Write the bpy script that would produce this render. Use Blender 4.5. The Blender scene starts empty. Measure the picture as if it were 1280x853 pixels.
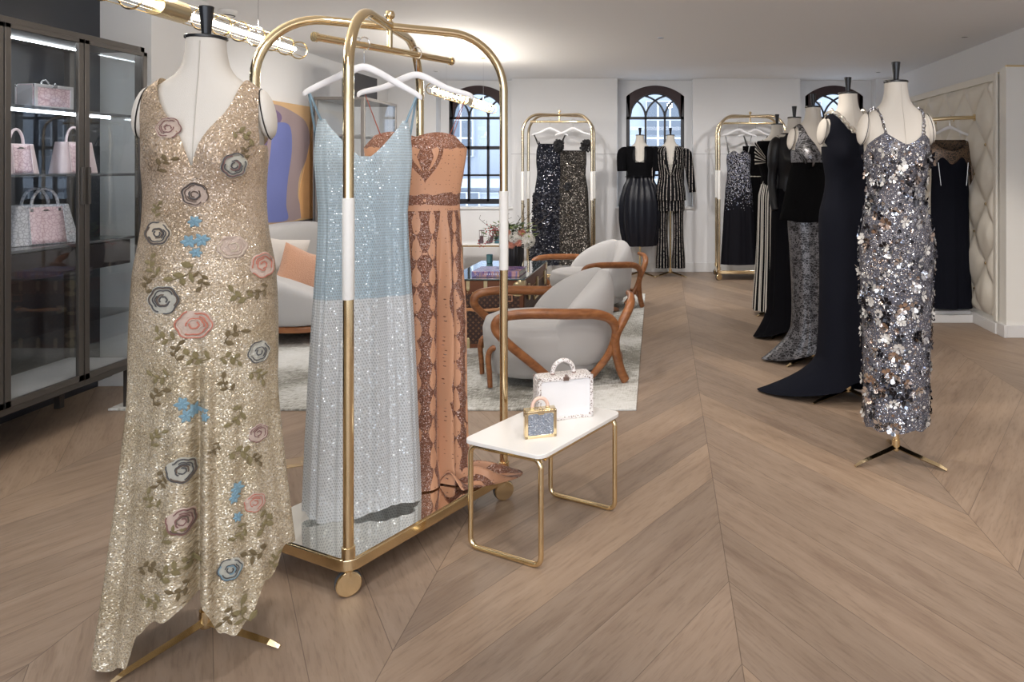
import bpy, math, random
from math import sin, cos, pi, radians, sqrt, exp
from mathutils import Vector, Matrix
from mathutils.bvhtree import BVHTree

SC = bpy.context.scene
COL = SC.collection
# ------------------------------------------------------------------ camera
FPX, CX, HY, HC = 940.0, 830.0, 209.0, 1.36      # focal length in px, vanishing point, eye height
cam_d = bpy.data.cameras.new('camera')
cam = bpy.data.objects.new('camera', cam_d); COL.objects.link(cam)
cam.location = (0, 0, HC); cam.rotation_euler = (pi/2, 0, 0)
cam_d.sensor_fit = 'HORIZONTAL'; cam_d.sensor_width = 36.0
cam_d.lens = 36.0*FPX/1280.0
cam_d.shift_x = (640.0-CX)/1280.0
cam_d.shift_y = -(426.5-HY)/1280.0
cam_d.clip_start = .05; cam_d.clip_end = 200
SC.camera = cam
def at(px, py, z):            # point of the place at height z seen at a pixel
    D = FPX*(HC-z)/(py-HY)
    return ((px-CX)/FPX*D, D)
def atD(px, py, D):
    return Vector(((px-CX)/FPX*D, D, HC-(py-HY)/FPX*D))
# ------------------------------------------------------------------ light
SC.view_settings.view_transform = 'Standard'; SC.view_settings.look = 'None'
SC.view_settings.gamma = 1.0; SC.view_settings.use_curve_mapping = False
SC.view_settings.exposure = .27
wd = bpy.data.worlds.new('sky'); SC.world = wd; wd.use_nodes = True
bgn = wd.node_tree.nodes['Background']
bgn.inputs[0].default_value = (.80, .88, 1.0, 1); bgn.inputs[1].default_value = 3.0
def lamp(name, kind, loc, energy, color=(1,1,1), size=.1, rot=(0,0,0), **k):
    l = bpy.data.lights.new(name, kind); l.energy = energy; l.color = color
    if kind == 'AREA':
        l.shape = 'RECTANGLE'; l.size = size; l.size_y = k.get('size_y', size)
    elif kind == 'SPOT':
        l.shadow_soft_size = size; l.spot_size = radians(k.get('angle', 90)); l.spot_blend = k.get('blend', .7)
    else:
        l.shadow_soft_size = size
    o = bpy.data.objects.new(name, l); COL.objects.link(o)
    o.location = loc; o.rotation_euler = rot
    return o
WARM = (1.0, .90, .80); NEUT = (1.0, .955, .92)
# ceiling spotlights: (x, depth, aim x, aim depth, power, colour)
SPK = 1.0
SPOTS = [(-.9, .6, -1.25, 2.1, 26, NEUT), (.6, 1.2, .95, 3.3, 70, WARM), (.2, 2.6, .3, 3.4, 34, WARM), (2.0, 2.4, 1.9, 3.6, 56, WARM),
         (.2, 4.2, .9, 4.6, 50, WARM), (1.9, 4.6, 1.9, 5.4, 56, WARM), (-.9, 4.0, -1.1, 5.2, 50, NEUT), (-2.1, 5.4, -3.2, 7.0, 90, NEUT),
         (.1, 6.6, .1, 8.2, 84, NEUT), (-1.2, 7.0, -1.2, 8.8, 84, NEUT), (1.4, 7.0, 1.2, 8.8, 84, NEUT), (-2.4, 7.2, -2.6, 8.9, 70, NEUT),
         (-2.1, 2.2, -2.3, 3.2, 36, NEUT), (-.5, 2.0, -.7, 3.0, 30, NEUT), (2.2, .8, 2.4, 1.8, 40, WARM), (-.1, .1, 0, 1.2, 22, NEUT)]
for (x, y, ax, ay, e, c) in SPOTS:
    d = Vector((ax-x, ay-y, -2.0))
    lamp('ceiling_spotlight', 'SPOT', (x, y, 2.47), e, c, .06, d.to_track_quat('-Z', 'Y').to_euler(), angle=(78 if c is WARM else 104), blend=(.45 if c is WARM else .75))
# broad soft fill light added behind the camera, no fixture there
lamp('added_fill_light', 'AREA', (.2, -1.2, 2.45), 70, NEUT, 3.4, (0, 0, 0), size_y=2.0)
# ------------------------------------------------------------------ mesh helpers
class M:
    def __init__(s): s.v=[]; s.f=[]; s.uv={}; s.mi=[]; s.m=0
    def face(s, idx):
        s.f.append(tuple(idx)); s.mi.append(s.m)
    def grid(s, fn, nu, nv, cu=False, cv=False, uvf=None):
        b = len(s.v)
        NU = nu if cu else nu+1; NV = nv if cv else nv+1
        for j in range(NV):
            for i in range(NU):
                s.v.append(tuple(fn(i/nu, j/nv)))
                if uvf: s.uv[len(s.v)-1] = uvf(i/nu, j/nv)
        for j in range(nv):
            for i in range(nu):
                i2 = (i+1) % NU; j2 = (j+1) % NV
                s.face((b+j*NU+i, b+j*NU+i2, b+j2*NU+i2, b+j2*NU+i))
        return b
    def box(s, x0, x1, y0, y1, z0, z1):
        b = len(s.v)
        s.v += [(x0,y0,z0),(x1,y0,z0),(x1,y1,z0),(x0,y1,z0),(x0,y0,z1),(x1,y0,z1),(x1,y1,z1),(x0,y1,z1)]
        for q in ((0,3,2,1),(4,5,6,7),(0,1,5,4),(1,2,6,5),(2,3,7,6),(3,0,4,7)): s.face([b+i for i in q])
    def cbox(s, cx, cy, cz, sx, sy, sz): s.box(cx-sx/2,cx+sx/2,cy-sy/2,cy+sy/2,cz-sz/2,cz+sz/2)
    def tube(s, pts, r, seg=10, closed=False, cap=True, flat=1.0, up=None):
        P = [Vector(p) for p in pts]; n = len(P)
        R = r if isinstance(r, (list, tuple)) else [r]*n
        b = len(s.v); N = None
        for i in range(n):
            if closed: t = P[(i+1) % n]-P[i-1]
            else: t = P[min(i+1,n-1)]-P[max(i-1,0)]
            if t.length < 1e-9: t = Vector((0,0,1))
            t.normalize()
            if up is not None: N = Vector(up)
            elif N is None:
                N = Vector((0,0,1)) if abs(t.z) < .9 else Vector((1,0,0))
            N = N - t*N.dot(t)
            if N.length < 1e-6: N = t.orthogonal()
            N.normalize(); B = t.cross(N)
            for k in range(seg):
                a = 2*pi*k/seg
                s.v.append(tuple(P[i] + N*(cos(a)*R[i]) + B*(sin(a)*R[i]*flat)))
        for i in range(n if closed else n-1):
            for k in range(seg):
                k2 = (k+1) % seg; i2 = (i+1) % n
                s.face((b+i*seg+k, b+i*seg+k2, b+i2*seg+k2, b+i2*seg+k))
        if cap and not closed:
            s.face([b+k for k in range(seg)][::-1]); s.face([b+(n-1)*seg+k for k in range(seg)])
    def lathe(s, prof, seg=32, c=(0,0,0), cap=True):
        b = len(s.v); n = len(prof)
        for (r, z) in prof:
            for k in range(seg):
                a = 2*pi*k/seg; s.v.append((c[0]+r*cos(a), c[1]+r*sin(a), c[2]+z))
        for i in range(n-1):
            for k in range(seg):
                k2 = (k+1) % seg
                s.face((b+i*seg+k, b+i*seg+k2, b+(i+1)*seg+k2, b+(i+1)*seg+k))
        if cap:
            s.face([b+k for k in range(seg)][::-1]); s.face([b+(n-1)*seg+k for k in range(seg)])
    def prism(s, poly, y0, y1):      # polygon in x,z extruded along y
        b = len(s.v); n = len(poly)
        for y in (y0, y1):
            for (x, z) in poly: s.v.append((x, y, z))
        s.face([b+i for i in range(n)]); s.face([b+n+i for i in range(n)][::-1])
        for i in range(n): s.face((b+i, b+n+i, b+n+(i+1) % n, b+(i+1) % n))
    def xform(s, mat, start=0):
        for i in range(start, len(s.v)): s.v[i] = tuple(mat @ Vector(s.v[i]))
    def ball(s, c, rx, ry=None, rz=None, nu=14, nv=8, e=1.0):
        ry = ry or rx; rz = rz or rx
        def P(u, v):
            a = 2*pi*u; b = pi*v-pi/2
            sp = lambda w: math.copysign(abs(w)**e, w)
            return (c[0]+rx*sp(cos(b))*sp(cos(a)), c[1]+ry*sp(cos(b))*sp(sin(a)), c[2]+rz*sp(sin(b)))
        s.grid(P, nu, nv, cu=True)
def props(o, label=None, cat=None, group=None, kind=None):
    if label: o['label'] = label
    if cat: o['category'] = cat
    if group: o['group'] = group
    if kind: o['kind'] = kind
    return o
def mk(name, m, mats, parent=None, bevel=0, smooth=True, sub=0, angle=38, solid=0, **pr):
    me = bpy.data.meshes.new(name)
    me.from_pydata(m.v, [], m.f)
    if not isinstance(mats, (list, tuple)): mats = [mats]
    for x in mats: me.materials.append(x)
    if any(m.mi): me.polygons.foreach_set('material_index', m.mi)
    if m.uv:
        uvl = me.uv_layers.new(name='UVMap')
        for lo in me.loops: uvl.data[lo.index].uv = m.uv.get(lo.vertex_index, (0, 0))
    me.validate(); me.update()
    if smooth:
        me.shade_smooth(); me.set_sharp_from_angle(angle=radians(angle))
    o = bpy.data.objects.new(name, me); COL.objects.link(o)
    if parent: o.parent = parent
    if bevel:
        b = o.modifiers.new('bevel', 'BEVEL'); b.width = bevel; b.segments = 3; b.limit_method = 'ANGLE'; b.angle_limit = radians(30)
    if solid:
        b = o.modifiers.new('solid', 'SOLIDIFY'); b.thickness = solid; b.offset = 0
    if sub:
        b = o.modifiers.new('sub', 'SUBSURF'); b.levels = sub; b.render_levels = sub
    return props(o, **pr)
def thing(name, label, cat, loc=(0,0,0), rz=0, group=None, sc=1):
    o = bpy.data.objects.new(name, None); COL.objects.link(o)
    o.location = loc; o.rotation_euler = (0,0,rz); o.scale = (sc,sc,sc) if not isinstance(sc, tuple) else sc
    o.empty_display_size = .1
    return props(o, label, cat, group)
def struct(name, m, mats, **k): return mk(name, m, mats, kind='structure', **k)
def dup(root, loc, rz=0, label=None, group=None, sc=None, skip=()):
    r = root.copy(); COL.objects.link(r); r.location = loc; r.rotation_euler = (0,0,rz)
    if sc: r.scale = (sc,sc,sc)
    if label: r['label'] = label
    if group: r['group'] = group
    for ch in list(root.children):
        if ch.name.split('.')[0] in skip: continue
        c = ch.copy(); COL.objects.link(c); c.parent = r
        for g in list(ch.children):
            d = g.copy(); COL.objects.link(d); d.parent = c
    return r
def crom(P, n):                  # smooth curve through points
    P = [Vector(p) for p in P]; out = []
    for i in range(len(P)-1):
        p0 = P[max(i-1,0)]; p1 = P[i]; p2 = P[i+1]; p3 = P[min(i+2,len(P)-1)]
        for k in range(n):
            t = k/n
            out.append(.5*((2*p1)+(p2-p0)*t+(2*p0-5*p1+4*p2-p3)*t*t+(3*p1-p0-3*p2+p3)*t**3))
    out.append(P[-1]); return out
# ------------------------------------------------------------------ materials
def srgb(r, g, b):
    f = lambda c: (c/255/12.92) if c/255 <= .04045 else ((c/255+.055)/1.055)**2.4
    return (f(r), f(g), f(b), 1)
def N(nt, t, **k):
    n = nt.nodes.new(t)
    for a, v in k.items(): setattr(n, a, v)
    return n
def newmat(name):
    m = bpy.data.materials.new(name); m.use_nodes = True
    nt = m.node_tree; b = nt.nodes['Principled BSDF']
    return m, nt, b
def math_(nt, op, a, b=None, c=None):
    n = N(nt, 'ShaderNodeMath', operation=op)
    for i, x in enumerate((a, b, c)):
        if x is None: continue
        if isinstance(x, (int, float)): n.inputs[i].default_value = x
        else: nt.links.new(x, n.inputs[i])
    return n.outputs[0]
def simple(name, c, rough=.5, metal=0, bump=0, bscale=40, spec=None, coat=0, sheen=0, var=0):
    m, nt, b = newmat(name)
    b.inputs['Base Color'].default_value = c; b.inputs['Roughness'].default_value = rough; b.inputs['Metallic'].default_value = metal
    if spec is not None: b.inputs['Specular IOR Level'].default_value = spec
    if coat: b.inputs['Coat Weight'].default_value = coat
    if sheen: b.inputs['Sheen Weight'].default_value = sheen
    tc = N(nt, 'ShaderNodeTexCoord')
    if bump:
        t = N(nt, 'ShaderNodeTexNoise'); t.inputs['Scale'].default_value = bscale; t.inputs['Detail'].default_value = 4
        nt.links.new(tc.outputs['Object'], t.inputs['Vector'])
        bp = N(nt, 'ShaderNodeBump'); bp.inputs['Strength'].default_value = bump; bp.inputs['Distance'].default_value = .01
        nt.links.new(t.outputs['Fac'], bp.inputs['Height']); nt.links.new(bp.outputs['Normal'], b.inputs['Normal'])
    if var:
        t = N(nt, 'ShaderNodeTexNoise'); t.inputs['Scale'].default_value = 2.3; t.inputs['Detail'].default_value = 3
        nt.links.new(tc.outputs['Object'], t.inputs['Vector'])
        mx = N(nt, 'ShaderNodeMixRGB'); mx.inputs[1].default_value = c
        mx.inputs[2].default_value = tuple(x*(1-var) for x in c[:3])+(1,)
        nt.links.new(t.outputs['Fac'], mx.inputs[0]); nt.links.new(mx.outputs[0], b.inputs['Base Color'])
    return m
def emit(name, c, s):
    m, nt, b = newmat(name)
    b.inputs['Base Color'].default_value = c; b.inputs['Emission Color'].default_value = c; b.inputs['Emission Strength'].default_value = s
    return m
def glass(name, tint=(1,1,1,1), refl=.5, rough=.0):
    m = bpy.data.materials.new(name); m.use_nodes = True; nt = m.node_tree; nt.nodes.clear()
    o = N(nt,'ShaderNodeOutputMaterial'); mx = N(nt,'ShaderNodeMixShader'); tr = N(nt,'ShaderNodeBsdfTransparent'); gl = N(nt,'ShaderNodeBsdfGlossy')
    g = N(nt,'ShaderNodeNewGeometry'); dt = N(nt,'ShaderNodeVectorMath', operation='DOT_PRODUCT'); nt.links.new(g.outputs['Normal'], dt.inputs[0]); nt.links.new(g.outputs['Incoming'], dt.inputs[1])
    fr = math_(nt,'ADD', math_(nt,'MULTIPLY', math_(nt,'POWER', math_(nt,'SUBTRACT', 1.0, math_(nt,'ABSOLUTE', dt.outputs['Value'])), 5.0), .9), refl)
    tr.inputs[0].default_value = tint; gl.inputs['Roughness'].default_value = rough
    nt.links.new(fr, mx.inputs[0]); nt.links.new(tr.outputs[0], mx.inputs[1]); nt.links.new(gl.outputs[0], mx.inputs[2])
    nt.links.new(mx.outputs[0], o.inputs[0]); return m
def ramp(nt, stops, interp='LINEAR'):
    r = N(nt, 'ShaderNodeValToRGB'); cr = r.color_ramp; cr.interpolation = interp
    while len(cr.elements) > 1: cr.elements.remove(cr.elements[-1])
    cr.elements[0].position = stops[0][0]; cr.elements[0].color = stops[0][1]
    for p, c in stops[1:]:
        e = cr.elements.new(p); e.color = c
    return r
def tilt_normal(nt, colsock, amount):
    """sequin-like facets: every cell leans its own way"""
    g = N(nt,'ShaderNodeNewGeometry')
    s = N(nt,'ShaderNodeVectorMath', operation='SUBTRACT'); nt.links.new(colsock, s.inputs[0]); s.inputs[1].default_value = (.5,.5,.5)
    k = N(nt,'ShaderNodeVectorMath', operation='SCALE'); nt.links.new(s.outputs[0], k.inputs[0]); k.inputs['Scale'].default_value = amount
    a = N(nt,'ShaderNodeVectorMath', operation='ADD'); nt.links.new(g.outputs['Normal'], a.inputs[0]); nt.links.new(k.outputs[0], a.inputs[1])
    n = N(nt,'ShaderNodeVectorMath', operation='NORMALIZE'); nt.links.new(a.outputs[0], n.inputs[0])
    return n.outputs[0]
def sequin(name, base, bright, scale=260, tilt=1.1, frac=.5, rough=.18, metal=.9, baserough=.6, uv=True, cols=None, fade=None):
    """cloth with round sequins or beads; fade=(z_low, z_high): fewer sequins towards z_low"""
    m, nt, b = newmat(name)
    tc = N(nt,'ShaderNodeTexCoord'); src = tc.outputs['UV' if uv else 'Object']
    vo = N(nt,'ShaderNodeTexVoronoi'); vo.inputs['Scale'].default_value = scale
    nt.links.new(src, vo.inputs['Vector'])
    wn = N(nt,'ShaderNodeTexWhiteNoise'); wn.noise_dimensions = '3D'; nt.links.new(vo.outputs['Position'], wn.inputs['Vector'])
    th = frac
    sel = math_(nt, 'LESS_THAN', wn.outputs['Value'], frac)
    if fade:
        sp = N(nt,'ShaderNodeSeparateXYZ'); nt.links.new(src, sp.inputs[0])
        mr = N(nt,'ShaderNodeMapRange'); nt.links.new(sp.outputs['Y'], mr.inputs[0])
        mr.inputs[1].default_value = fade[0]; mr.inputs[2].default_value = fade[1]; mr.inputs[3].default_value = 0.0; mr.inputs[4].default_value = frac
        sel = math_(nt, 'LESS_THAN', wn.outputs['Value'], mr.outputs[0])
    rnd = math_(nt, 'LESS_THAN', vo.outputs['Distance'], .42)
    sel = math_(nt, 'MULTIPLY', sel, rnd)
    if cols:
        r = ramp(nt, cols, 'CONSTANT'); w2 = N(nt,'ShaderNodeTexWhiteNoise'); nt.links.new(vo.outputs['Color'], w2.inputs['Vector']); nt.links.new(w2.outputs['Value'], r.inputs[0]); bc = r.outputs[0]
    else: bc = None
    mx = N(nt,'ShaderNodeMixRGB'); mx.inputs[1].default_value = base; mx.inputs[2].default_value = bright
    if bc: nt.links.new(bc, mx.inputs[2])
    nt.links.new(sel, mx.inputs[0]); nt.links.new(mx.outputs[0], b.inputs['Base Color'])
    nt.links.new(math_(nt,'MULTIPLY', sel, metal), b.inputs['Metallic'])
    mr = N(nt,'ShaderNodeMapRange'); nt.links.new(sel, mr.inputs[0]); mr.inputs[3].default_value = baserough; mr.inputs[4].default_value = rough
    nt.links.new(mr.outputs[0], b.inputs['Roughness'])
    nrm = tilt_normal(nt, vo.outputs['Color'], tilt)
    ms = N(nt,'ShaderNodeMapRange'); nt.links.new(sel, ms.inputs[0]); ms.inputs[3].default_value = .08; ms.inputs[4].default_value = .5; nt.links.new(ms.outputs[0], b.inputs['Specular IOR Level'])
    g = N(nt,'ShaderNodeNewGeometry'); mn = N(nt,'ShaderNodeMix', data_type='VECTOR')
    nt.links.new(sel, mn.inputs[0]); nt.links.new(g.outputs['Normal'], mn.inputs[4]); nt.links.new(nrm, mn.inputs[5])
    nt.links.new(mn.outputs[1], b.inputs['Normal'])
    return m
GOLD = simple('polished_brass', (.84, .68, .42, 1), .12, 1)
GOLDP = simple('pale_brass', (.80, .66, .46, 1), .12, 1)
GOLDS = simple('satin_brass', (.76, .62, .38, 1), .28, 1)
WHITE = simple('white_lacquer', (.80, .79, .77, 1), .35)
def sheer(m, c, fac):
    nt = m.node_tree; b = nt.nodes['Principled BSDF']; o = nt.nodes['Material Output']
    t = N(nt,'ShaderNodeBsdfTranslucent'); t.inputs[0].default_value = c; mx = N(nt,'ShaderNodeMixShader'); mx.inputs[0].default_value = fac
    nt.links.new(b.outputs[0], mx.inputs[1]); nt.links.new(t.outputs[0], mx.inputs[2]); nt.links.new(mx.outputs[0], o.inputs[0]); return m
WALL = simple('wall_paint', (.78, .78, .785, 1), .7)
CEIL = simple('ceiling_paint', (.84, .84, .845, 1), .8)
TRIM = simple('trim_paint', (.72, .72, .72, 1), .5)
DARKW = simple('dark_iron_frame', (.012, .010, .014, 1), .4)
MAROON = simple('maroon_timber', (.035, .012, .012, 1), .5)
LINEN = simple('linen_form', (.62, .585, .53, 1), .85, bump=.15, bscale=500)
LINEN2 = simple('linen_form_seam', (.52, .49, .44, 1), .9)
BLACKP = simple('black_gloss', (.012, .012, .014, 1), .25)
CHROME = simple('chrome', (.75, .75, .77, 1), .12, 1)
BRONZE = simple('dark_bronze', (.085, .076, .07, 1), .35, .5)
NAVYB = simple('navy_back_panel', (.018, .026, .042, 1), .25, coat=.3)
CHAR = simple('charcoal_header', (.020, .019, .022, 1), .6)
GLASS = glass('clear_glass', (.95,.97,.98,1), .05)
GLASSW = glass('window_glass', (.97,.985,1,1), .03)
WOOD = simple('walnut', (.30, .12, .045, 1), .35, coat=.2)
def woodmat():
    m, nt, b = newmat('walnut_grain')
    tc = N(nt,'ShaderNodeTexCoord'); mp = N(nt,'ShaderNodeMapping'); mp.inputs['Scale'].default_value = (3, 3, 7)
    no = N(nt,'ShaderNodeTexNoise'); no.inputs['Scale'].default_value = 3; no.inputs['Detail'].default_value = 6; no.inputs['Distortion'].default_value = 1.2
    nt.links.new(tc.outputs['Object'], mp.inputs[0]); nt.links.new(mp.outputs[0], no.inputs['Vector'])
    r = ramp(nt, [(.3,(.17,.06,.02,1)),(.55,(.27,.105,.038,1)),(.75,(.33,.14,.052,1))]); nt.links.new(no.outputs['Fac'], r.inputs[0])
    nt.links.new(r.outputs[0], b.inputs['Base Color']); b.inputs['Roughness'].default_value = .33
    return m
WOOD = woodmat()
FAB = simple('grey_upholstery', (.40, .39, .385, 1), .9, bump=.12, bscale=350, sheen=.2)
# ------------------------------------------------------------------ the room
BACK = 9.76; CH = 2.51; LW = -3.58; RW = 2.96
def floor_mat():
    m, nt, b = newmat('oak_chevron')
    S, OFF, W, A = .975, .213, .215, radians(31.5)
    tc = N(nt,'ShaderNodeTexCoord'); sp = N(nt,'ShaderNodeSeparateXYZ'); nt.links.new(tc.outputs['Object'], sp.inputs[0])
    X, Y = sp.outputs['X'], sp.outputs['Y']
    xs = math_(nt,'DIVIDE', math_(nt,'SUBTRACT', X, OFF), S)
    col = math_(nt,'FLOOR', xs)
    a = math_(nt,'MULTIPLY', math_(nt,'PINGPONG', xs, 1.0), S)
    v = math_(nt,'ADD', math_(nt,'MULTIPLY', a, cos(A)), math_(nt,'MULTIPLY', Y, sin(A)))
    u = math_(nt,'SUBTRACT', math_(nt,'MULTIPLY', a, sin(A)), math_(nt,'MULTIPLY', Y, cos(A)))
    q = math_(nt,'DIVIDE', v, W); pid = math_(nt,'FLOOR', q); fr = math_(nt,'SUBTRACT', q, pid)
    cv = N(nt,'ShaderNodeCombineXYZ'); nt.links.new(col, cv.inputs[0]); nt.links.new(pid, cv.inputs[1])
    wn = N(nt,'ShaderNodeTexWhiteNoise'); wn.noise_dimensions = '2D'; nt.links.new(cv.outputs[0], wn.inputs['Vector'])
    # grain
    gv = N(nt,'ShaderNodeCombineXYZ')
    nt.links.new(math_(nt,'ADD', math_(nt,'MULTIPLY', u, 1.3), math_(nt,'MULTIPLY', wn.outputs['Value'], 37)), gv.inputs[0])
    nt.links.new(math_(nt,'MULTIPLY', v, 11), gv.inputs[1]); nt.links.new(math_(nt,'MULTIPLY', wn.outputs['Value'], 19), gv.inputs[2])
    g1 = N(nt,'ShaderNodeTexNoise'); g1.inputs['Scale'].default_value = 1.5; g1.inputs['Detail'].default_value = 8; g1.inputs['Roughness'].default_value = .62; g1.inputs['Distortion'].default_value = .6
    nt.links.new(gv.outputs[0], g1.inputs['Vector'])
    g2 = N(nt,'ShaderNodeTexNoise'); g2.inputs['Scale'].default_value = 9; g2.inputs['Detail'].default_value = 4; nt.links.new(gv.outputs[0], g2.inputs['Vector'])
    r = ramp(nt, [(.25, srgb(130,111,97)), (.45, srgb(148,130,114)), (.58, srgb(155,137,121)), (.8, srgb(163,146,130))]); nt.links.new(g1.outputs['Fac'], r.inputs[0])
    # tint per plank
    r2 = ramp(nt, [(0, (.83,.82,.81,1)), (.3, (.91,.90,.89,1)), (.6, (.98,.96,.94,1)), (1, (1.08,1.04,.98,1))]); nt.links.new(wn.outputs['Value'], r2.inputs[0])
    mx = N(nt,'ShaderNodeMixRGB', blend_type='MULTIPLY'); mx.inputs[0].default_value = 1
    nt.links.new(r.outputs[0], mx.inputs[1]); nt.links.new(r2.outputs[0], mx.inputs[2])
    m2 = N(nt,'ShaderNodeMixRGB', blend_type='MULTIPLY'); m2.inputs[0].default_value = .45
    r3 = ramp(nt, [(.34,(.68,.66,.64,1)),(.48,(1,1,1,1))]); nt.links.new(g2.outputs['Fac'], r3.inputs[0])
    nt.links.new(mx.outputs[0], m2.inputs[1]); nt.links.new(r3.outputs[0], m2.inputs[2])
    # knots
    kn = N(nt,'ShaderNodeTexVoronoi'); kn.inputs['Scale'].default_value = 1.0
    kv = N(nt,'ShaderNodeCombineXYZ'); nt.links.new(math_(nt,'MULTIPLY', u, 1.1), kv.inputs[0]); nt.links.new(math_(nt,'MULTIPLY', v, 2.6), kv.inputs[1]); nt.links.new(kv.outputs[0], kn.inputs['Vector'])
    kr = ramp(nt, [(0,(.35,.3,.27,1)),(.012,(.5,.45,.4,1)),(.03,(1,1,1,1))]); nt.links.new(kn.outputs['Distance'], kr.inputs[0])
    m3 = N(nt,'ShaderNodeMixRGB', blend_type='MULTIPLY'); m3.inputs[0].default_value = .8
    nt.links.new(m2.outputs[0], m3.inputs[1]); nt.links.new(kr.outputs[0], m3.inputs[2])
    # joints
    e = math_(nt,'MINIMUM', fr, math_(nt,'SUBTRACT', 1.0, fr))
    j1 = math_(nt,'LESS_THAN', e, .005)
    ea = math_(nt,'MINIMUM', a, math_(nt,'SUBTRACT', S, a)); j2 = math_(nt,'LESS_THAN', ea, .0014)
    j = math_(nt,'MAXIMUM', j1, j2)
    m4 = N(nt,'ShaderNodeMixRGB', blend_type='MULTIPLY'); nt.links.new(math_(nt,'MULTIPLY', j, .55), m4.inputs[0]); m4.inputs[2].default_value = (.12,.1,.09,1)
    nt.links.new(m3.outputs[0], m4.inputs[1]); nt.links.new(m4.outputs[0], b.inputs['Base Color'])
    ro = N(nt,'ShaderNodeMapRange'); nt.links.new(g1.outputs['Fac'], ro.inputs[0]); ro.inputs[3].default_value = .36; ro.inputs[4].default_value = .5
    nt.links.new(ro.outputs[0], b.inputs['Roughness']); b.inputs['Specular IOR Level'].default_value = .35
    bp = N(nt,'ShaderNodeBump'); bp.inputs['Strength'].default_value = .25; bp.inputs['Distance'].default_value = .003
    hh = math_(nt,'SUBTRACT', g2.outputs['Fac'], math_(nt,'MULTIPLY', j, 2)); nt.links.new(hh, bp.inputs['Height']); nt.links.new(bp.outputs[0], b.inputs['Normal'])
    return m
m = M(); m.box(-4.6, 4.2, -3.0, BACK+.35, -.12, 0); struct('floor', m, floor_mat(), smooth=False)
m = M(); m.box(-4.6, 4.2, -3.0, BACK+.35, CH, CH+.12); struct('ceiling', m, CEIL, smooth=False)
WX = [-2.47, -.117, 2.26]; WH = .49     # window centres and half recess width
m = M()
xs = [-4.0]+[e for w in WX for e in (w-WH, w+WH)]+[4.2]
for i in range(0, len(xs), 2): m.box(xs[i], xs[i+1], BACK, BACK+.35, 0, CH)
for w in WX:
    m.box(w-WH, w+WH, BACK, BACK+.35, 0, .84)
    # arched reveal round the window
    R = 24; ww = .385; yb = BACK+.22; n = []
    def arch(t):      # outer line of the window head
        x = -ww+2*ww*t; return (w+x, 2.30+.145*(1-(x/ww)**2)**.9)
    for k in range(R):
        (xa, za), (xb, zb) = arch(k/R), arch((k+1)/R)
        b0 = len(m.v)
        m.v += [(xa,yb,za),(xb,yb,zb),(xb,yb,CH),(xa,yb,CH),(xa,yb+.13,za),(xb,yb+.13,zb),(xb,yb+.13,CH),(xa,yb+.13,CH)]
        m.face((b0,b0+1,b0+2,b0+3)); m.face((b0,b0+4,b0+5,b0+1)); m.face((b0+4,b0+7,b0+6,b0+5))
    m.box(w-WH, w-ww, yb, yb+.13, .84, CH); m.box(w+ww, w+WH, yb, yb+.13, .84, CH)
struct('wall_back', m, WALL, smooth=False)
m = M()
for i in range(0, len(xs), 2):
    m.box(xs[i] if i else LW, xs[i+1] if xs[i+1] < 3 else RW, BACK-.006, BACK, 1.527, 1.532)
struct('trim_1', m, simple('panel_joint', (.42,.42,.43,1), .6), smooth=False)
m = M()
for w in WX: m.box(w-WH-.02, w+WH+.02, BACK-.03, BACK+.22, .815, .842)
struct('window_sill', m, WHITE, bevel=.004)
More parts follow.
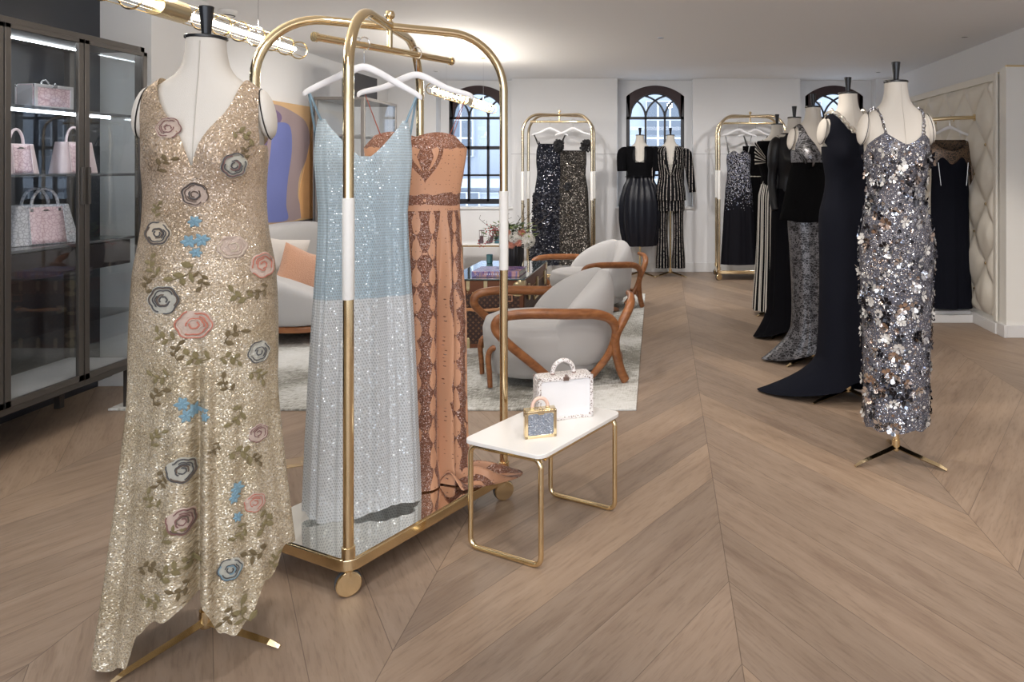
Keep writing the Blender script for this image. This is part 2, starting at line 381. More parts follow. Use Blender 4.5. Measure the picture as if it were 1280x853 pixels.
for wi, w in enumerate(WX):
    yb = BACK+.24; m = M(); h = .385
    def bar(x0, x1, z0, z1, d=.05): m.box(w+x0, w+x1, yb, yb+d, z0, z1)
    bar(-h, -h+.045, .90, 2.32, .07); bar(h-.045, h, .90, 2.32, .07); bar(-h, h, .87, .935, .07)
    bar(-h, h, 1.995, 2.03, .05); bar(-h, h, 1.595, 1.64, .06); bar(-h, h, 1.24, 1.265)
    for x in (-.128, .128): bar(x-.014, x+.014, .90, 2.02)
    iw = .345
    def inner(t):
        x = -iw+2*iw*t; return (w+x, 2.01+.335*sqrt(max(0, 1-(x/iw)**2)))
    m.tube([(p[0], yb+.03, p[1]) for p in [inner(k/28) for k in range(29)]], .018, 6)
    # interlacing tracery
    for (x0, x1, s) in ((-.128, .345, 1), (.128, .345, -1)):
        pts = []
        for k in range(13):
            t = k/12; x = x0 + s*.33*t*t*.95 + s*.02*t if False else x0 + s*(.36*(1-cos(t*pi/2))); z = 2.01+.32*sin(t*pi/2)*.97
            lim = 2.01+.335*sqrt(max(0, 1-(x/iw)**2)) if abs(x) < iw else 2.0
            if z > lim+.01: break
            pts.append((w+x, yb+.03, z))
        m.tube(pts, .014, 6)
    for s in (-1, 1):
        pts = []
        for k in range(13):
            t = k/12; x = s*(-.128 - .217*(1-cos(t*pi/2)) if False else -.128); 
        pts = [(w+s*(.128+.19*(1-cos(t*pi/2/10))), yb+.03, 2.01+.25*sin(t*pi/2/10)) for t in range(11)]
        pts = [p for p in pts if abs(p[0]-w) < iw and p[2] < 2.01+.335*sqrt(1-((p[0]-w)/iw)**2)]
        m.tube(pts, .014, 6)
    fr = struct(f'window_{wi+1}', m, DARKW)
    # maroon spandrel between the tracery arch and the outer head
    m = M(); R = 28
    for k in range(R):
        b0 = len(m.v)
        for t in (k/R, (k+1)/R):
            xo = -h+2*h*t; zo = 2.30+.145*(1-(xo/h)**2)**.9
            xi = -iw+2*iw*t; zi = 2.01+.335*sqrt(max(0,1-(xi/iw)**2))
            for y in (yb, yb+.05):
                m.v += [(w+xi, y, zi), (w+xo, y, zo)]
        m.face((b0, b0+4, b0+5, b0+1)); m.face((b0+2, b0+3, b0+7, b0+6)); m.face((b0+1, b0+5, b0+7, b0+3)); m.face((b0, b0+2, b0+6, b0+4))
    mk('window_arch_head', m, MAROON, parent=fr)
    m = M(); m.box(w-h+.02, w+h-.02, yb+.028, yb+.034, .93, 2.02)
    m.prism([(w+x, z) for x, z in [(p[0]-w, p[1]) for p in [inner(k/20) for k in range(21)]]], yb+.028, yb+.034)
    mk('window_pane', m, GLASSW, parent=fr, smooth=False)
# left side: dark display niche, white pier, wall with the painting
m = M(); m.box(-4.6, -3.51, -3.0, 4.68, 0, CH); struct('wall_left', m, simple('navy_niche_wall', (.020,.024,.034,1), .3, coat=.3), smooth=False)
m = M(); m.box(-4.6, -3.19, 4.68, 5.27, 0, CH); struct('wall_left_pier', m, WALL, smooth=False)
m = M(); m.box(-4.6, LW, 5.27, BACK, 0, CH); struct('wall_left_rear', m, WALL, smooth=False)
m = M(); m.box(-3.51, -3.19, 4.66, 4.68, 0, .13); m.box(-3.19,-3.175,4.66,5.27,0,.13); struct('baseboard_left', m, TRIM, bevel=.004)
# right side
QX = 2.73; QD0 = 6.12; QD1 = 8.9; QT = 2.13
m = M(); m.box(RW, 4.2, -3.0, BACK, 0, CH); struct('wall_right', m, WALL, smooth=False)
# unseen wall behind the camera, added with wide openings to let sky light in
m = M(); m.box(-3.51, RW, -3.12, -3.0, 0, .35); m.box(-3.51, RW, -3.12, -3.0, 2.35, CH)
for x in (-3.51, -1.45, .75, 2.81): m.box(x, x+.15, -3.12, -3.0, .35, 2.35)
struct('wall_front', m, WALL, smooth=False)
m = M(); m.box(QX, RW+.02, QD0-.12, QD0, 0, QT+.03); m.box(QX, RW+.02, QD0, QD1, 0, QT)
struct('wall_right_niche', m, simple('ivory_panel', (.80,.79,.75,1), .6), smooth=False)
m = M(); m.box(QX-.035, QX, QD0, QD1, 0, .09); m.box(QX, RW, QD0-.14, QD0-.12, 0, .10); m.box(QX-.025,QX,QD0-.14,QD0,0,.1); struct('baseboard_right', m, TRIM, bevel=.004)
m = M(); m.box(LW, RW, BACK-.018, BACK, 0, .12)
struct('baseboard_back', m, TRIM, bevel=.004)
m = M(); m.box(1.9, QX-.035, 6.56, 7.4, 0, .07); m.box(1.93, QX-.035, 6.60, 7.4, .07, .1); struct('trim_3', m, TRIM, bevel=.004)
# brass edge and light on the top of the niche
m = M(); m.box(QX-.005, RW, QD0-.13, QD0-.11, QT+.03, QT+.045); m.box(QX-.008, QX+.01, QD0, QD1, QT-.012, QT+.004); struct('trim_4', m, GOLDS, bevel=.002)
# quilted padded panel with brass buttons
pn = thing('quilted_panel', 'ivory diamond-tufted padded wall panel with small brass buttons beside the hanging black gown', 'wall panel', (QX, 0, 0), 0)
DY, DZ = .46, .50
def quilt(u, v):
    y = QD0+.05+(QD1-QD0-.1)*u; z = .13+(QT-.19)*v
    a = (y-QD0)/DY; c = (z-.30)/DZ
    p = abs(((a+c+.5) % 1)-.5)*2; q = abs(((a-c+.5) % 1)-.5)*2
    d = (1-(1-min(1,p*1.0))**2.6)*(1-(1-min(1,q*1.0))**2.6)
    e = min(1, min(u*40, (1-u)*40, v*30, (1-v)*30)); 
    return (-.012-.055*d*e**.5-.004*sin(37*y+5*z)*d, y, z)
m = M(); m.grid(quilt, 240, 170)
mk('padding', m, simple('ivory_leather', (.70,.665,.59,1), .5, bump=.1, bscale=60), parent=pn, angle=180)
for i in range(-1, 9):
    for j in range(-1, 9):
        for o in (0, .5):
            y = QD0+(i+o)*DY; z = .30+(j+o)*DZ
            if QD0+.08 < y < QD1-.1 and .17 < z < QT-.1:
                m = M(); m.ball((-.018, y, z), .007, .013, .013, 10, 6)
                mk('button', m, GOLD, parent=pn)
m = M(); m.box(-.03, -.01, QD0, QD0+.05, .1, QT); m.box(-.03,-.01,QD0+.05,QD1,QT-.06,QT); mk('panel_edge', m, simple('ivory_edge', (.74,.72,.66,1), .6), parent=pn, bevel=.004)
# ------------------------------------------------------------------ building across the street
bw = simple('pale_facade', (.40,.44,.50,1), .9, bump=.1, bscale=8)
bd = thing('building', 'pale townhouse facade with mullioned windows seen through the arched windows', 'building', (0, 17, -4))
m = M(); m.box(-14, 12, 0, 3, -2, 5.0)
for k in range(9): m.box(-14, 12, -.10, 0, 2.2+k*.32, 2.2+k*.32+.03)
m.box(-14, 12, -.28, 0, 4.9, 5.1); m.box(-14, 12, -.2, 0, 3.9, 3.98)
mk('facade', m, bw, parent=bd, smooth=False)
m = M(); m.box(-14, 12, .6, 3, 5.0, 9); mk('attic_storey', m, simple('grey_stucco', (.34,.38,.44,1), .9), parent=bd, smooth=False)
dg = simple('dark_panes', (.12,.145,.18,1), .65)
for row, (z0, z1, yy) in enumerate(((2.6, 3.7, 0), (4.15, 4.8, 0), (5.6, 6.9, .6))):
    for k in range(-7, 7):
        x = k*1.62+.3*(row % 2)
        m = M(); m.box(x-.42, x+.42, yy-.14, yy+.02, z0, z1); f = mk('window_frame', m, simple('white_sash', (.55,.58,.62,1), .6) if (k==-7 and row==0) else bpy.data.materials['white_sash'], parent=bd, smooth=False)
        m = M()
        for a in range(3):
            for c in range(3):
                hx = .84/3; hz = (z1-z0)/3
                m.box(x-.42+a*hx+.025, x-.42+(a+1)*hx-.025, yy-.155, yy-.145, z0+c*hz+.025, z0+(c+1)*hz-.025)
        mk('pane', m, dg, parent=f, smooth=False)
# ------------------------------------------------------------------ dress forms and gowns
def interp(levels, z):
    L = levels
    if z >= L[0][0]: return L[0][1:]
    if z <= L[-1][0]: return L[-1][1:]
    for i in range(len(L)-1):
        if L[i][0] >= z >= L[i+1][0]:
            t = (L[i][0]-z)/(L[i][0]-L[i+1][0])
            a = L[max(i-1,0)]; b = L[i]; c = L[i+1]; d = L[min(i+2,len(L)-1)]
            return tuple(.5*(2*b[k]+(c[k]-a[k])*t+(2*a[k]-5*b[k]+4*c[k]-d[k])*t*t+(3*b[k]-a[k]-3*c[k]+d[k])*t**3) for k in range(1, len(b)))
BODY = [(1.752,.050,.053,0),(1.715,.052,.055,0),(1.675,.060,.060,0),(1.648,.076,.064,0),(1.628,.102,.068,0),(1.605,.132,.074,0),(1.575,.153,.082,0),
        (1.53,.159,.090,0),(1.48,.152,.099,0),(1.42,.147,.105,0),(1.36,.140,.101,0),(1.28,.124,.090,0),(1.22,.117,.086,.0),(1.14,.136,.097,0),
        (1.06,.160,.112,0),(.98,.168,.115,0),(.90,.163,.108,0),(.84,.15,.10,0)]
def ring_pt(th, rx, ry, cy, z, bust=.034):
    s, c = sin(th), cos(th)
    sp = lambda w: math.copysign(abs(w)**.92, w)
    x = rx*sp(s); y = cy-ry*sp(c)
    if bust and c > 0: y -= bust*exp(-((abs(x)-.072)/.05)**2-((z-1.41)/.065)**2)
    return Vector((x, y, z))
def body_fn(u, v):
    z = 1.752-.912*v; return ring_pt(2*pi*u, *interp(BODY, z), z)
_bm = M(); _bm.grid(body_fn, 48, 60, cu=True)
BODYBVH = BVHTree.FromPolygons([Vector(p) for p in _bm.v], _bm.f)
def mannequin(label, x, y, rz=0, sc=1.0, legrot=0, group='dress forms on brass tripod stands', hubz=.075):
    t = thing('mannequin', label, 'mannequin', (x, y, 0), rz, group, sc)
    m = M(); m.grid(body_fn, 48, 60, cu=True)
    b = len(m.v); m.v.append((0,0,.84)); n = 48*60
    for i in range(48): m.face((n+i, b, n+(i+1) % 48))
    m.m = 1; m.tube([ring_pt(0, *interp(BODY, z), z)+Vector((0,-.0012,0)) for z in [1.74-.025*k for k in range(30)]], .0012, 4)
    mk('torso', m, [LINEN, LINEN2], parent=t, angle=180)
    for s in (-1, 1):
        m = M(); m.ball((0, 0, 0), .026, .05, .074, 24, 12)
        m.xform(Matrix.Translation((s*.158, 0, 1.537)) @ Matrix.Rotation(s*radians(-10), 4, 'Y'))
        m.m = 1; st = len(m.v)
        m.tube([(0, .0512*cos(a), .0755*sin(a)) for a in [2*pi*k/28 for k in range(28)]], .0018, 5, closed=True)
        m.xform(Matrix.Translation((s*.158, 0, 1.537)) @ Matrix.Rotation(s*radians(-10), 4, 'Y'), st)
        mk('shoulder_cap', m, [LINEN, BLACKP], parent=t)
    m = M(); m.lathe([(.052,1.750),(.056,1.753),(.056,1.759),(.052,1.762),(.0,1.7625)], 32, cap=False)
    st = len(m.v); m.lathe([(.011,1.76),(.0125,1.77),(.0195,1.84),(.0205,1.846),(.019,1.848),(0,1.848)], 20, cap=False)
    mk('neck_cap', m, BLACKP, parent=t)
    m = M(); m.lathe([(.014,.86),(.014,hubz-.01)], 20); m.lathe([(.0185,hubz+.02),(.019,hubz-.02),(.016,hubz-.03),(.008,hubz-.035)], 20)
    mk('pole', m, GOLD, parent=t)
    for k in range(3):
        a = legrot+k*2*pi/3
        m = M(); m.tube([(0,0,hubz-.012),(.05,0,hubz-.025),(.20,0,.018),(.232,0,.007)], [.012,.012,.0095,.006], 4, flat=1.3)
        m.xform(Matrix.Rotation(a, 4, 'Z')); mk('leg', m, GOLD, parent=t, smooth=False)
    return t
def fold_fn(seed, n=(5,8,13,21), w=(1,.8,.6,.35)):
    R = random.Random(seed); ph = [R.uniform(0, 6.28) for _ in n]
    return lambda th, z=0: sum(a*sin(k*th+p+.5*sin(z*2.1+p)) for k, a, p in zip(n, w, ph))/sum(w)
def gown_mesh(levels, top, hem, folds=None, amp=None, nth=160, nz=110, bust=.034, extra=None, uscale=.16, m=None, t0=0, t1=2*pi):
    m = m or M(); closed = (t1-t0) >= 2*pi-1e-4
    def P(u, v):
        th = t0+(t1-t0)*u; zt = top(th) if callable(top) else top; zb = hem(th) if callable(hem) else hem
        z = zt+(zb-zt)*v; rx, ry, cy = interp(levels, z)
        f = 0
        if folds: f = folds(th, z)*(amp(z) if callable(amp) else amp)
        k = 1+f/max(rx, .05)
        p = ring_pt(th, rx*k, max(.01, ry+f), cy, z, bust)
        if extra: p = p+Vector(extra(th, z))
        return p
    def U(u, v):
        th = t0+(t1-t0)*u; zt = top(th) if callable(top) else top; zb = hem(th) if callable(hem) else hem
        a = (th+pi) % (2*pi)-pi
        return (a*uscale, zt+(zb-zt)*v)
    m.grid(P, nth, nz, cu=closed, uvf=U)
    return m
def strap_panel(m, a0, a1, xin, xout, zc=1.50, off=.006, nx=10, na=40, side=1, uo=0, cast=None):
    bvh = cast or BODYBVH
    def P(u, v):
        a = radians(a0+(a1-a0)*v); x = side*(xin(a)+(xout(a)-xin(a))*u)
        d = Vector((0, -cos(a), sin(a))); o = Vector((x, 0, zc))+d*.6
        h = bvh.ray_cast(o, -d)
        if h[0] is None: return Vector((x,0,zc))+d*.08
        nn = h[1] if h[1].dot(d) > 0 else -h[1]
        return h[0]+nn*off
    m.grid(P, nx, na, uvf=lambda u, v: (side*(xin(radians(a0+(a1-a0)*v))+(xout(radians(a0+(a1-a0)*v))-xin(radians(a0+(a1-a0)*v)))*u), 1.35+(a1-a0)/57*.10*v))
    return m
def chain_along(m, pts, r1=.006, r2=.0018):
    """round links laid along a line"""
    P = [Vector(p) for p in pts]; acc = 0; last = P[0]; k = 0
    for i in range(1, len(P)):
        if (P[i]-last).length >= r1*1.7:
            t = (P[i]-last).normalized(); c = (P[i]+last)/2
            n = t.cross(Vector((0,1,0)) if k % 2 else Vector((.3,.4,1))).normalized(); b2 = t.cross(n)
            if k % 2: n, b2 = b2, n
            m.tube([c+t*cos(a)*r1+n*sin(a)*r1*.8 for a in [2*pi*j/10 for j in range(10)]], r2, 5, closed=True)
            last = P[i]; k += 1
def onbody(x, a, zc=1.50, off=.008):
    a = radians(a); d = Vector((0, -cos(a), sin(a))); h = BODYBVH.ray_cast(Vector((x,0,zc))+d*.6, -d)
    if h[0] is None: return Vector((x,0,zc))+d*.09
    return h[0]+d*off
class Surf:
    """lets embroidery be laid on a finished cloth mesh (local coordinates)"""
    def __init__(s, m, root):
        s.b = BVHTree.FromPolygons([Vector(p) for p in m.v], m.f); s.mw = Matrix.LocRotScale(root.location, root.rotation_euler, root.scale); s.inv = s.mw.inverted()
    def seen(s, px, py):
        o = s.inv @ Vector((0,0,HC)); t = s.inv @ atD(px, py, 2.0)
        d = (t-o).normalized(); h = s.b.ray_cast(o, d)
        if h[0] is None: return None
        n = h[1] if h[1].dot(d) < 0 else -h[1]
        n = (n*.5-Vector((d.x, d.y, 0)).normalized()).normalized()
        return h[0], n
    def frame(s, p, n):
        up = Vector((0,0,1)); up = (up-n*up.dot(n)).normalized(); r = up.cross(n)
        def f(a, b, off=.002):
            q = p+r*a+up*b
            h = s.b.ray_cast(q+n*.06, -n, .12)
            return (h[0] if h[0] is not None else q)+n*off
        return f
def rose_on(sf, px, py, rad, mats, root, rs):
    h = sf.seen(px, py)
    if not h: return
    f = sf.frame(*h); m = M(); R = random.Random(rs)
    ph = R.uniform(0, 6); asp = R.uniform(.8, 1.0)
    # scalloped base
    n = 40; b = len(m.v); m.v.append(tuple(f(0,0,.004)))
    for ring in (.5, 1.0):
        for k in range(n):
            a = 2*pi*k/n; r = rad*ring*(1+.13*abs(sin(3*a+ph)))*.92; m.v.append(tuple(f(r*cos(a), r*sin(a)*asp, .004 if ring<1 else .002)))
    for k in range(n):
        k2 = (k+1) % n; m.face((b, b+1+k, b+1+k2)); m.face((b+1+k, b+1+n+k, b+1+n+k2, b+1+k2))
    # rolled outlines of the petals
    m.m = 1
    for (rr, a0, span, th) in ((1.0, ph, 5.9, .05), (.72, ph+2.1, 3.4, .045), (.50, ph+4.0, 3.6, .05), (.26, ph+.8, 4.6, .05)):
        pts = []
        for k in range(34):
            a = a0+span*k/33; r = rad*rr*(1+.13*abs(sin(3*a+ph)))*(1-.16*k/33)*.92
            pts.append(f(r*cos(a), r*sin(a)*asp, .006))
        m.tube(pts, rad*th, 5)
    m.m = 2
    for (rr, a0, span, th) in ((.86, ph+1.0, 3.9, .045), (.38, ph+3.0, 4.0, .05)):
        pts = [f(rad*rr*(1+.12*abs(sin(3*a+ph)))*.92*cos(a), rad*rr*(1+.12*abs(sin(3*a+ph)))*.92*sin(a)*asp, .006) for a in [a0+span*k/28 for k in range(29)]]
        m.tube(pts, rad*th, 5)
    mk('embroidered_rose', m, mats, parent=root)
def leaf_poly(m, f, a, b, ang, L, W):
    bi = len(m.v); n = 8; c, s = cos(ang), sin(ang)
    for i in range(n+1):
        t = i/n; w = W*sin(pi*t)**.8
        for q in (-1, 0, 1):
            lx = L*t; ly = w*q*.5
            m.v.append(tuple(f(a+lx*c-ly*s, b+lx*s+ly*c, .003+(.002 if q == 0 else 0))))
    for i in range(n):
        for q in (0, 1): m.face((bi+i*3+q, bi+i*3+q+1, bi+i*3+q+4, bi+i*3+q+3))
def sprig_on(sf, px, py, size, mat, root, rs, nl=5):
    h = sf.seen(px, py)
    if not h: return
    f = sf.frame(*h); m = M(); R = random.Random(rs); a0 = R.uniform(0, 6.28)
    pts = [(size*(t-.5)*2*cos(a0)+.3*size*sin(t*4)*-sin(a0), size*(t-.5)*2*sin(a0)+.3*size*sin(t*4)*cos(a0)) for t in [k/14 for k in range(15)]]
    m.tube([f(x, y, .003) for x, y in pts], .0012, 4)
    for k in range(nl):
        x, y = pts[int((k+.5)*14/nl)]
        leaf_poly(m, f, x, y, a0+(1 if k % 2 else -1)*R.uniform(.7,1.2), size*R.uniform(.6,.9), size*R.uniform(.34,.50))
    mk('embroidered_leaf_sprig', m, mat, parent=root)
def star_on(sf, px, py, size, mat, root, rs):
    h = sf.seen(px, py)
    if not h: return
    f = sf.frame(*h); m = M(); R = random.Random(rs)
    for k in range(6): leaf_poly(m, f, 0, 0, k*pi/3+R.uniform(-.15,.15), size*R.uniform(.85,1.1), size*.55)
    mk('embroidered_star_flower', m, mat, parent=root)

# ---- champagne gown on the near form
def tulle_mat():
    m, nt, b = newmat('champagne_beaded_tulle')
    tc = N(nt,'ShaderNodeTexCoord')
    vo = N(nt,'ShaderNodeTexVoronoi'); vo.inputs['Scale'].default_value = 400; nt.links.new(tc.outputs['UV'], vo.inputs['Vector'])
    no = N(nt,'ShaderNodeTexNoise'); no.inputs['Scale'].default_value = 7; no.inputs['Detail'].default_value = 3; nt.links.new(tc.outputs['UV'], no.inputs['Vector'])
    sp = N(nt,'ShaderNodeSeparateXYZ'); nt.links.new(tc.outputs['UV'], sp.inputs[0])
    wn = N(nt,'ShaderNodeTexWhiteNoise'); wn.noise_dimensions = '3D'; nt.links.new(vo.outputs['Position'], wn.inputs['Vector'])
    r = ramp(nt, [(0, srgb(194,182,162)), (.3, srgb(214,203,184)), (.62, srgb(228,219,204)), (.85, srgb(250,246,240))], 'CONSTANT'); nt.links.new(wn.outputs['Value'], r.inputs[0])
    # the bodice is warmer and pinker than the skirt
    mr = N(nt,'ShaderNodeMapRange'); nt.links.new(sp.outputs['Y'], mr.inputs[0]); mr.inputs[1].default_value = .8; mr.inputs[2].default_value = 1.3
    tint = N(nt,'ShaderNodeMixRGB'); tint.inputs[1].default_value = (.96,.93,.84,1); tint.inputs[2].default_value = (.90,.79,.72,1); nt.links.new(mr.outputs[0], tint.inputs[0])
    mx = N(nt,'ShaderNodeMixRGB', blend_type='MULTIPLY'); mx.inputs[0].default_value = 1; nt.links.new(r.outputs[0], mx.inputs[1]); nt.links.new(tint.outputs[0], mx.inputs[2])
    m2 = N(nt,'ShaderNodeMixRGB', blend_type='MULTIPLY'); r3 = ramp(nt, [(.35,(.72,.68,.6,1)),(.6,(1,1,1,1))]); nt.links.new(no.outputs['Fac'], r3.inputs[0]); m2.inputs[0].default_value = .8
    nt.links.new(mx.outputs[0], m2.inputs[1]); nt.links.new(r3.outputs[0], m2.inputs[2]); nt.links.new(m2.outputs[0], b.inputs['Base Color'])
    sel = math_(nt,'GREATER_THAN', wn.outputs['Value'], .45); nt.links.new(math_(nt,'MULTIPLY', sel, .45), b.inputs['Metallic'])
    mr2 = N(nt,'ShaderNodeMapRange'); nt.links.new(sel, mr2.inputs[0]); mr2.inputs[3].default_value = .7; mr2.inputs[4].default_value = .24; nt.links.new(mr2.outputs[0], b.inputs['Roughness'])
    nt.links.new(tilt_normal(nt, vo.outputs['Color'], .9), b.inputs['Normal'])
    return m
TULLE = sheer(tulle_mat(), (.60,.50,.36,1), .22)
X0, Y0 = at(258, 803, 0); R0 = radians(14)
mannequin('linen dress form nearest the camera, on a brass tripod, wearing the champagne floral gown', X0, Y0, R0, .985, legrot=radians(-8)-R0)
g0 = thing('evening_gown', 'champagne beaded V-neck gown with embroidered roses, on the nearest dress form', 'gown', (X0, Y0, 0), R0, 'gowns worn by dress forms', .985)
L0 = [(1.46,.160,.108,0),(1.40,.161,.116,0),(1.30,.157,.112,0),(1.20,.163,.112,0),(1.08,.182,.125,0),(.90,.190,.14,0),(.70,.192,.15,0),(.47,.212,.17,0),(.25,.236,.19,0),(.0,.262,.215,0)]
def top0(th):
    a = abs((th+pi) % (2*pi)-pi)
    return 1.385+.06*min(1, a/.45) if a < pi/2 else 1.445-.05*min(1,(a-pi/2)/.5)
def hem0(th):
    a = (th+pi) % (2*pi)-pi
    P = [(-pi,.20),(-2.4,.10),(-1.6,.03),(-1.0,.035),(-.58,.05),(-.40,.15),(-.15,.19),(.03,.21),(.20,.205),(.36,.125),(.48,.105),(.65,.14),(.9,.22),(1.3,.29),(1.8,.30),(2.4,.25),(pi,.20)]
    for (p, q), (r, s) in zip(P, P[1:]):
        if p <= a <= r: t = (a-p)/(r-p); t = t*t*(3-2*t); return q+(s-q)*t+.006*sin(17*a)
    return .1
f0 = fold_fn(3)
def folds0(th, z):
    a = (th+pi) % (2*pi)-pi
    w = min(1, max(0, (.98-z)/.35))
    return f0(th, z)*(.25+.75*w) - 3.2*w*exp(-((a-.10)/.05)**2) + 1.5*w*exp(-((a-.22)/.07)**2)
m = gown_mesh(L0, top0, hem0, folds0, lambda z: .003+.021*min(1,max(0,(1.15-z)/1.0)), nth=300, nz=150, bust=.034)
for s in (-1, 1):
    cl = lambda v: max(0, min(1, v))
    strap_panel(m, -72, 215, lambda a: .104*cl((sin(a)*.100+.078)/.178)**1.0, lambda a: .141-.0*a, side=s, off=.012, nx=14, na=70, zc=1.49)
mk('beaded_tulle', m, TULLE, parent=g0, angle=180)
sf = Surf(m, g0)
thread = lambda n, c: simple(n, c, .45, .25, bump=.6, bscale=900)
GREYT = thread('thread_slate', srgb(96,96,98)); ICE = thread('thread_ice', srgb(206,204,192)); PINKT = thread('thread_blush', srgb(222,202,188)); CORAL = thread('thread_coral', srgb(214,138,118))
MAUVE = thread('thread_mauve', srgb(150,112,108)); IVORY = thread('thread_ivory', srgb(226,212,190)); OLIVE = thread('thread_olive', srgb(146,134,96)); OLIVE2 = thread('thread_bronze', srgb(126,110,80)); SKY = thread('thread_sky', srgb(142,178,196)); TAUPE = thread('thread_taupe', srgb(120,104,92))
PXM = .0021
for i, (px, py, r, mm) in enumerate([
    (210,160,15,(PINKT,MAUVE,PINKT)), (293,207,17,(ICE,GREYT,MAUVE)), (243,243,16,(PINKT,TAUPE,GREYT)), (197,292,17,(IVORY,GREYT,TAUPE)),
    (291,309,18,(PINKT,PINKT,IVORY)), (329,331,18,(PINKT,CORAL,PINKT)), (204,375,19,(ICE,GREYT,TAUPE)), (243,406,22,(PINKT,CORAL,PINKT)),
    (324,440,15,(ICE,GREYT,ICE)), (228,588,18,(ICE,GREYT,TAUPE)), (323,541,13,(PINKT,MAUVE,PINKT)), (228,652,18,(PINKT,MAUVE,TAUPE)),
    (319,628,13,(PINKT,CORAL,PINKT)), (288,712,15,(ICE,GREYT,SKY))]):
    rose_on(sf, px, py, r*PXM, mm, g0, i)
for i, (px, py, r) in enumerate([(243,277,9),(236,302,10),(252,300,10),(245,316,8),(228,505,10),(243,512,10),(233,520,9),(256,522,7),(296,610,9),(293,622,8),(297,646,7)]):
    star_on(sf, px, py, r*PXM, SKY, g0, i)
for i, (px, py, r, mt) in enumerate([(204,125,12,OLIVE),(206,205,13,OLIVE2),(304,170,13,OLIVE),(308,190,9,OLIVE2),(197,262,10,OLIVE),(228,342,17,OLIVE),(250,350,12,OLIVE2),(192,332,14,OLIVE),(186,355,12,OLIVE2),(302,368,15,OLIVE),
    (325,362,12,OLIVE2),(206,420,13,OLIVE),(247,445,15,OLIVE),(222,440,12,OLIVE2),(292,420,14,OLIVE2),(288,450,13,OLIVE),(284,480,12,OLIVE2),(199,470,12,OLIVE),(198,496,13,OLIVE2),(295,520,14,OLIVE),
    (322,470,12,OLIVE),(196,548,12,OLIVE),(300,568,15,OLIVE),(318,575,10,OLIVE2),(200,600,11,OLIVE2),(190,625,12,OLIVE),(330,650,14,OLIVE),(300,665,12,OLIVE),(214,670,14,OLIVE),(242,692,14,OLIVE),(320,690,14,OLIVE2),
    (186,712,14,OLIVE2),(215,718,15,OLIVE),(226,736,12,OLIVE2),(190,750,12,OLIVE),(190,785,10,OLIVE2),(306,765,16,OLIVE),(284,770,12,OLIVE2),(268,560,8,OLIVE2),(345,700,10,OLIVE)]):
    sprig_on(sf, px, py, r*PXM, mt, g0, i)

# ---- silver paillette gown
X1, Y1 = at(1120, 575, 0); R1 = radians(8)
mannequin('linen dress form in the front right, on a brass tripod, wearing the silver paillette gown', X1, Y1, R1, 1.0, legrot=radians(-37)-R1)
g1 = thing('evening_gown', 'floor-length silver gown covered in mirror paillettes and metal flowers, with chain straps', 'gown', (X1, Y1, 0), R1, 'gowns worn by dress forms')
L1 = [(1.53,.152,.105,0),(1.46,.150,.112,0),(1.40,.149,.114,0),(1.30,.136,.104,0),(1.22,.131,.10,0),(1.13,.148,.11,0),(1.04,.168,.122,0),(.95,.170,.125,0),(.60,.156,.12,0),(.14,.147,.12,0),(.0,.147,.12,0)]
def top1(th):
    a = abs((th+pi) % (2*pi)-pi)
    if a < .62: return 1.462+.055*(a/.62)**1.2
    if a < 1.6: return 1.517-.07*((a-.62)/.98)
    return 1.447-.05*min(1,(a-1.6)/.8)
SEQ1 = sequin('silver_sequin_cloth', (.10,.10,.12,1), (.8,.8,.85,1), scale=170, tilt=1.0, frac=.95, rough=.12, metal=.8,
              cols=[(0,(.95,.96,1,1)),(.40,(.5,.52,.6,1)),(.58,(.14,.16,.24,1)),(.80,(.68,.60,.54,1)),(.90,(.03,.03,.035,1))])
m = gown_mesh(L1, top1, lambda th: .168+.006*sin(9*th), fold_fn(8), lambda z: .004, nth=140, nz=140)
mk('sequin_cloth', m, SEQ1, parent=g1, angle=180); base1 = m
b1 = BVHTree.FromPolygons([Vector(p) for p in m.v], m.f)
R = random.Random(11); m = M()
def petal_flower(m, p, n, r, R, npet=5, cup=.2, seg=5):
    n = n.normalized(); t = n.orthogonal().normalized(); q = n.cross(t); a0 = R.uniform(0, 6.28)
    for k in range(npet):
        a = a0+k*2*pi/npet; d = t*cos(a)+q*sin(a); e = -t*sin(a)+q*cos(a)
        tw = R.uniform(-.4,.4); b = len(m.v)
        pts = [(.08,0),(.45,.28),(.85,.36),(1.03,.16),(.92,0),(1.03,-.16),(.85,-.36),(.45,-.28)]
        for (u, w) in pts: m.v.append(tuple(p+d*r*u+e*r*w+n*(r*(cup*u*u+tw*w)+.002)))
        m.face([b+i for i in range(8)])
for k in range(1000):
    th = R.uniform(-2.0, 2.0); z = R.uniform(.18, 1.50)
    zt = top1(th)
    if z > zt-.015: continue
    rx, ry, cy = interp(L1, z); p = ring_pt(th, rx, ry, cy, z)
    n = (p-ring_pt(th, rx*.9, ry*.9, cy, z)).normalized()
    big = R.random() < .20
    m.m = R.choices([0,1,2,3,4], [24,20,26,18,12])[0]
    tilt = Vector((R.uniform(-1,1), R.uniform(-1,1), R.uniform(-1,1)))*.28
    petal_flower(m, p+n*.003, n+tilt, R.uniform(.020,.029) if big else R.uniform(.005,.010), R, R.choice((5,5,6)))
pal = [simple('paillette_silver',(.82,.83,.87,1),.12,1), simple('paillette_white',(.78,.77,.75,1),.3,.3), simple('paillette_black',(.015,.015,.02,1),.15,.4),
       simple('paillette_rose',(.58,.47,.41,1),.2,1), simple('paillette_steel',(.30,.32,.38,1),.16,1)]
mk('metal_flowers', m, pal, parent=g1, smooth=False, kind='stuff')
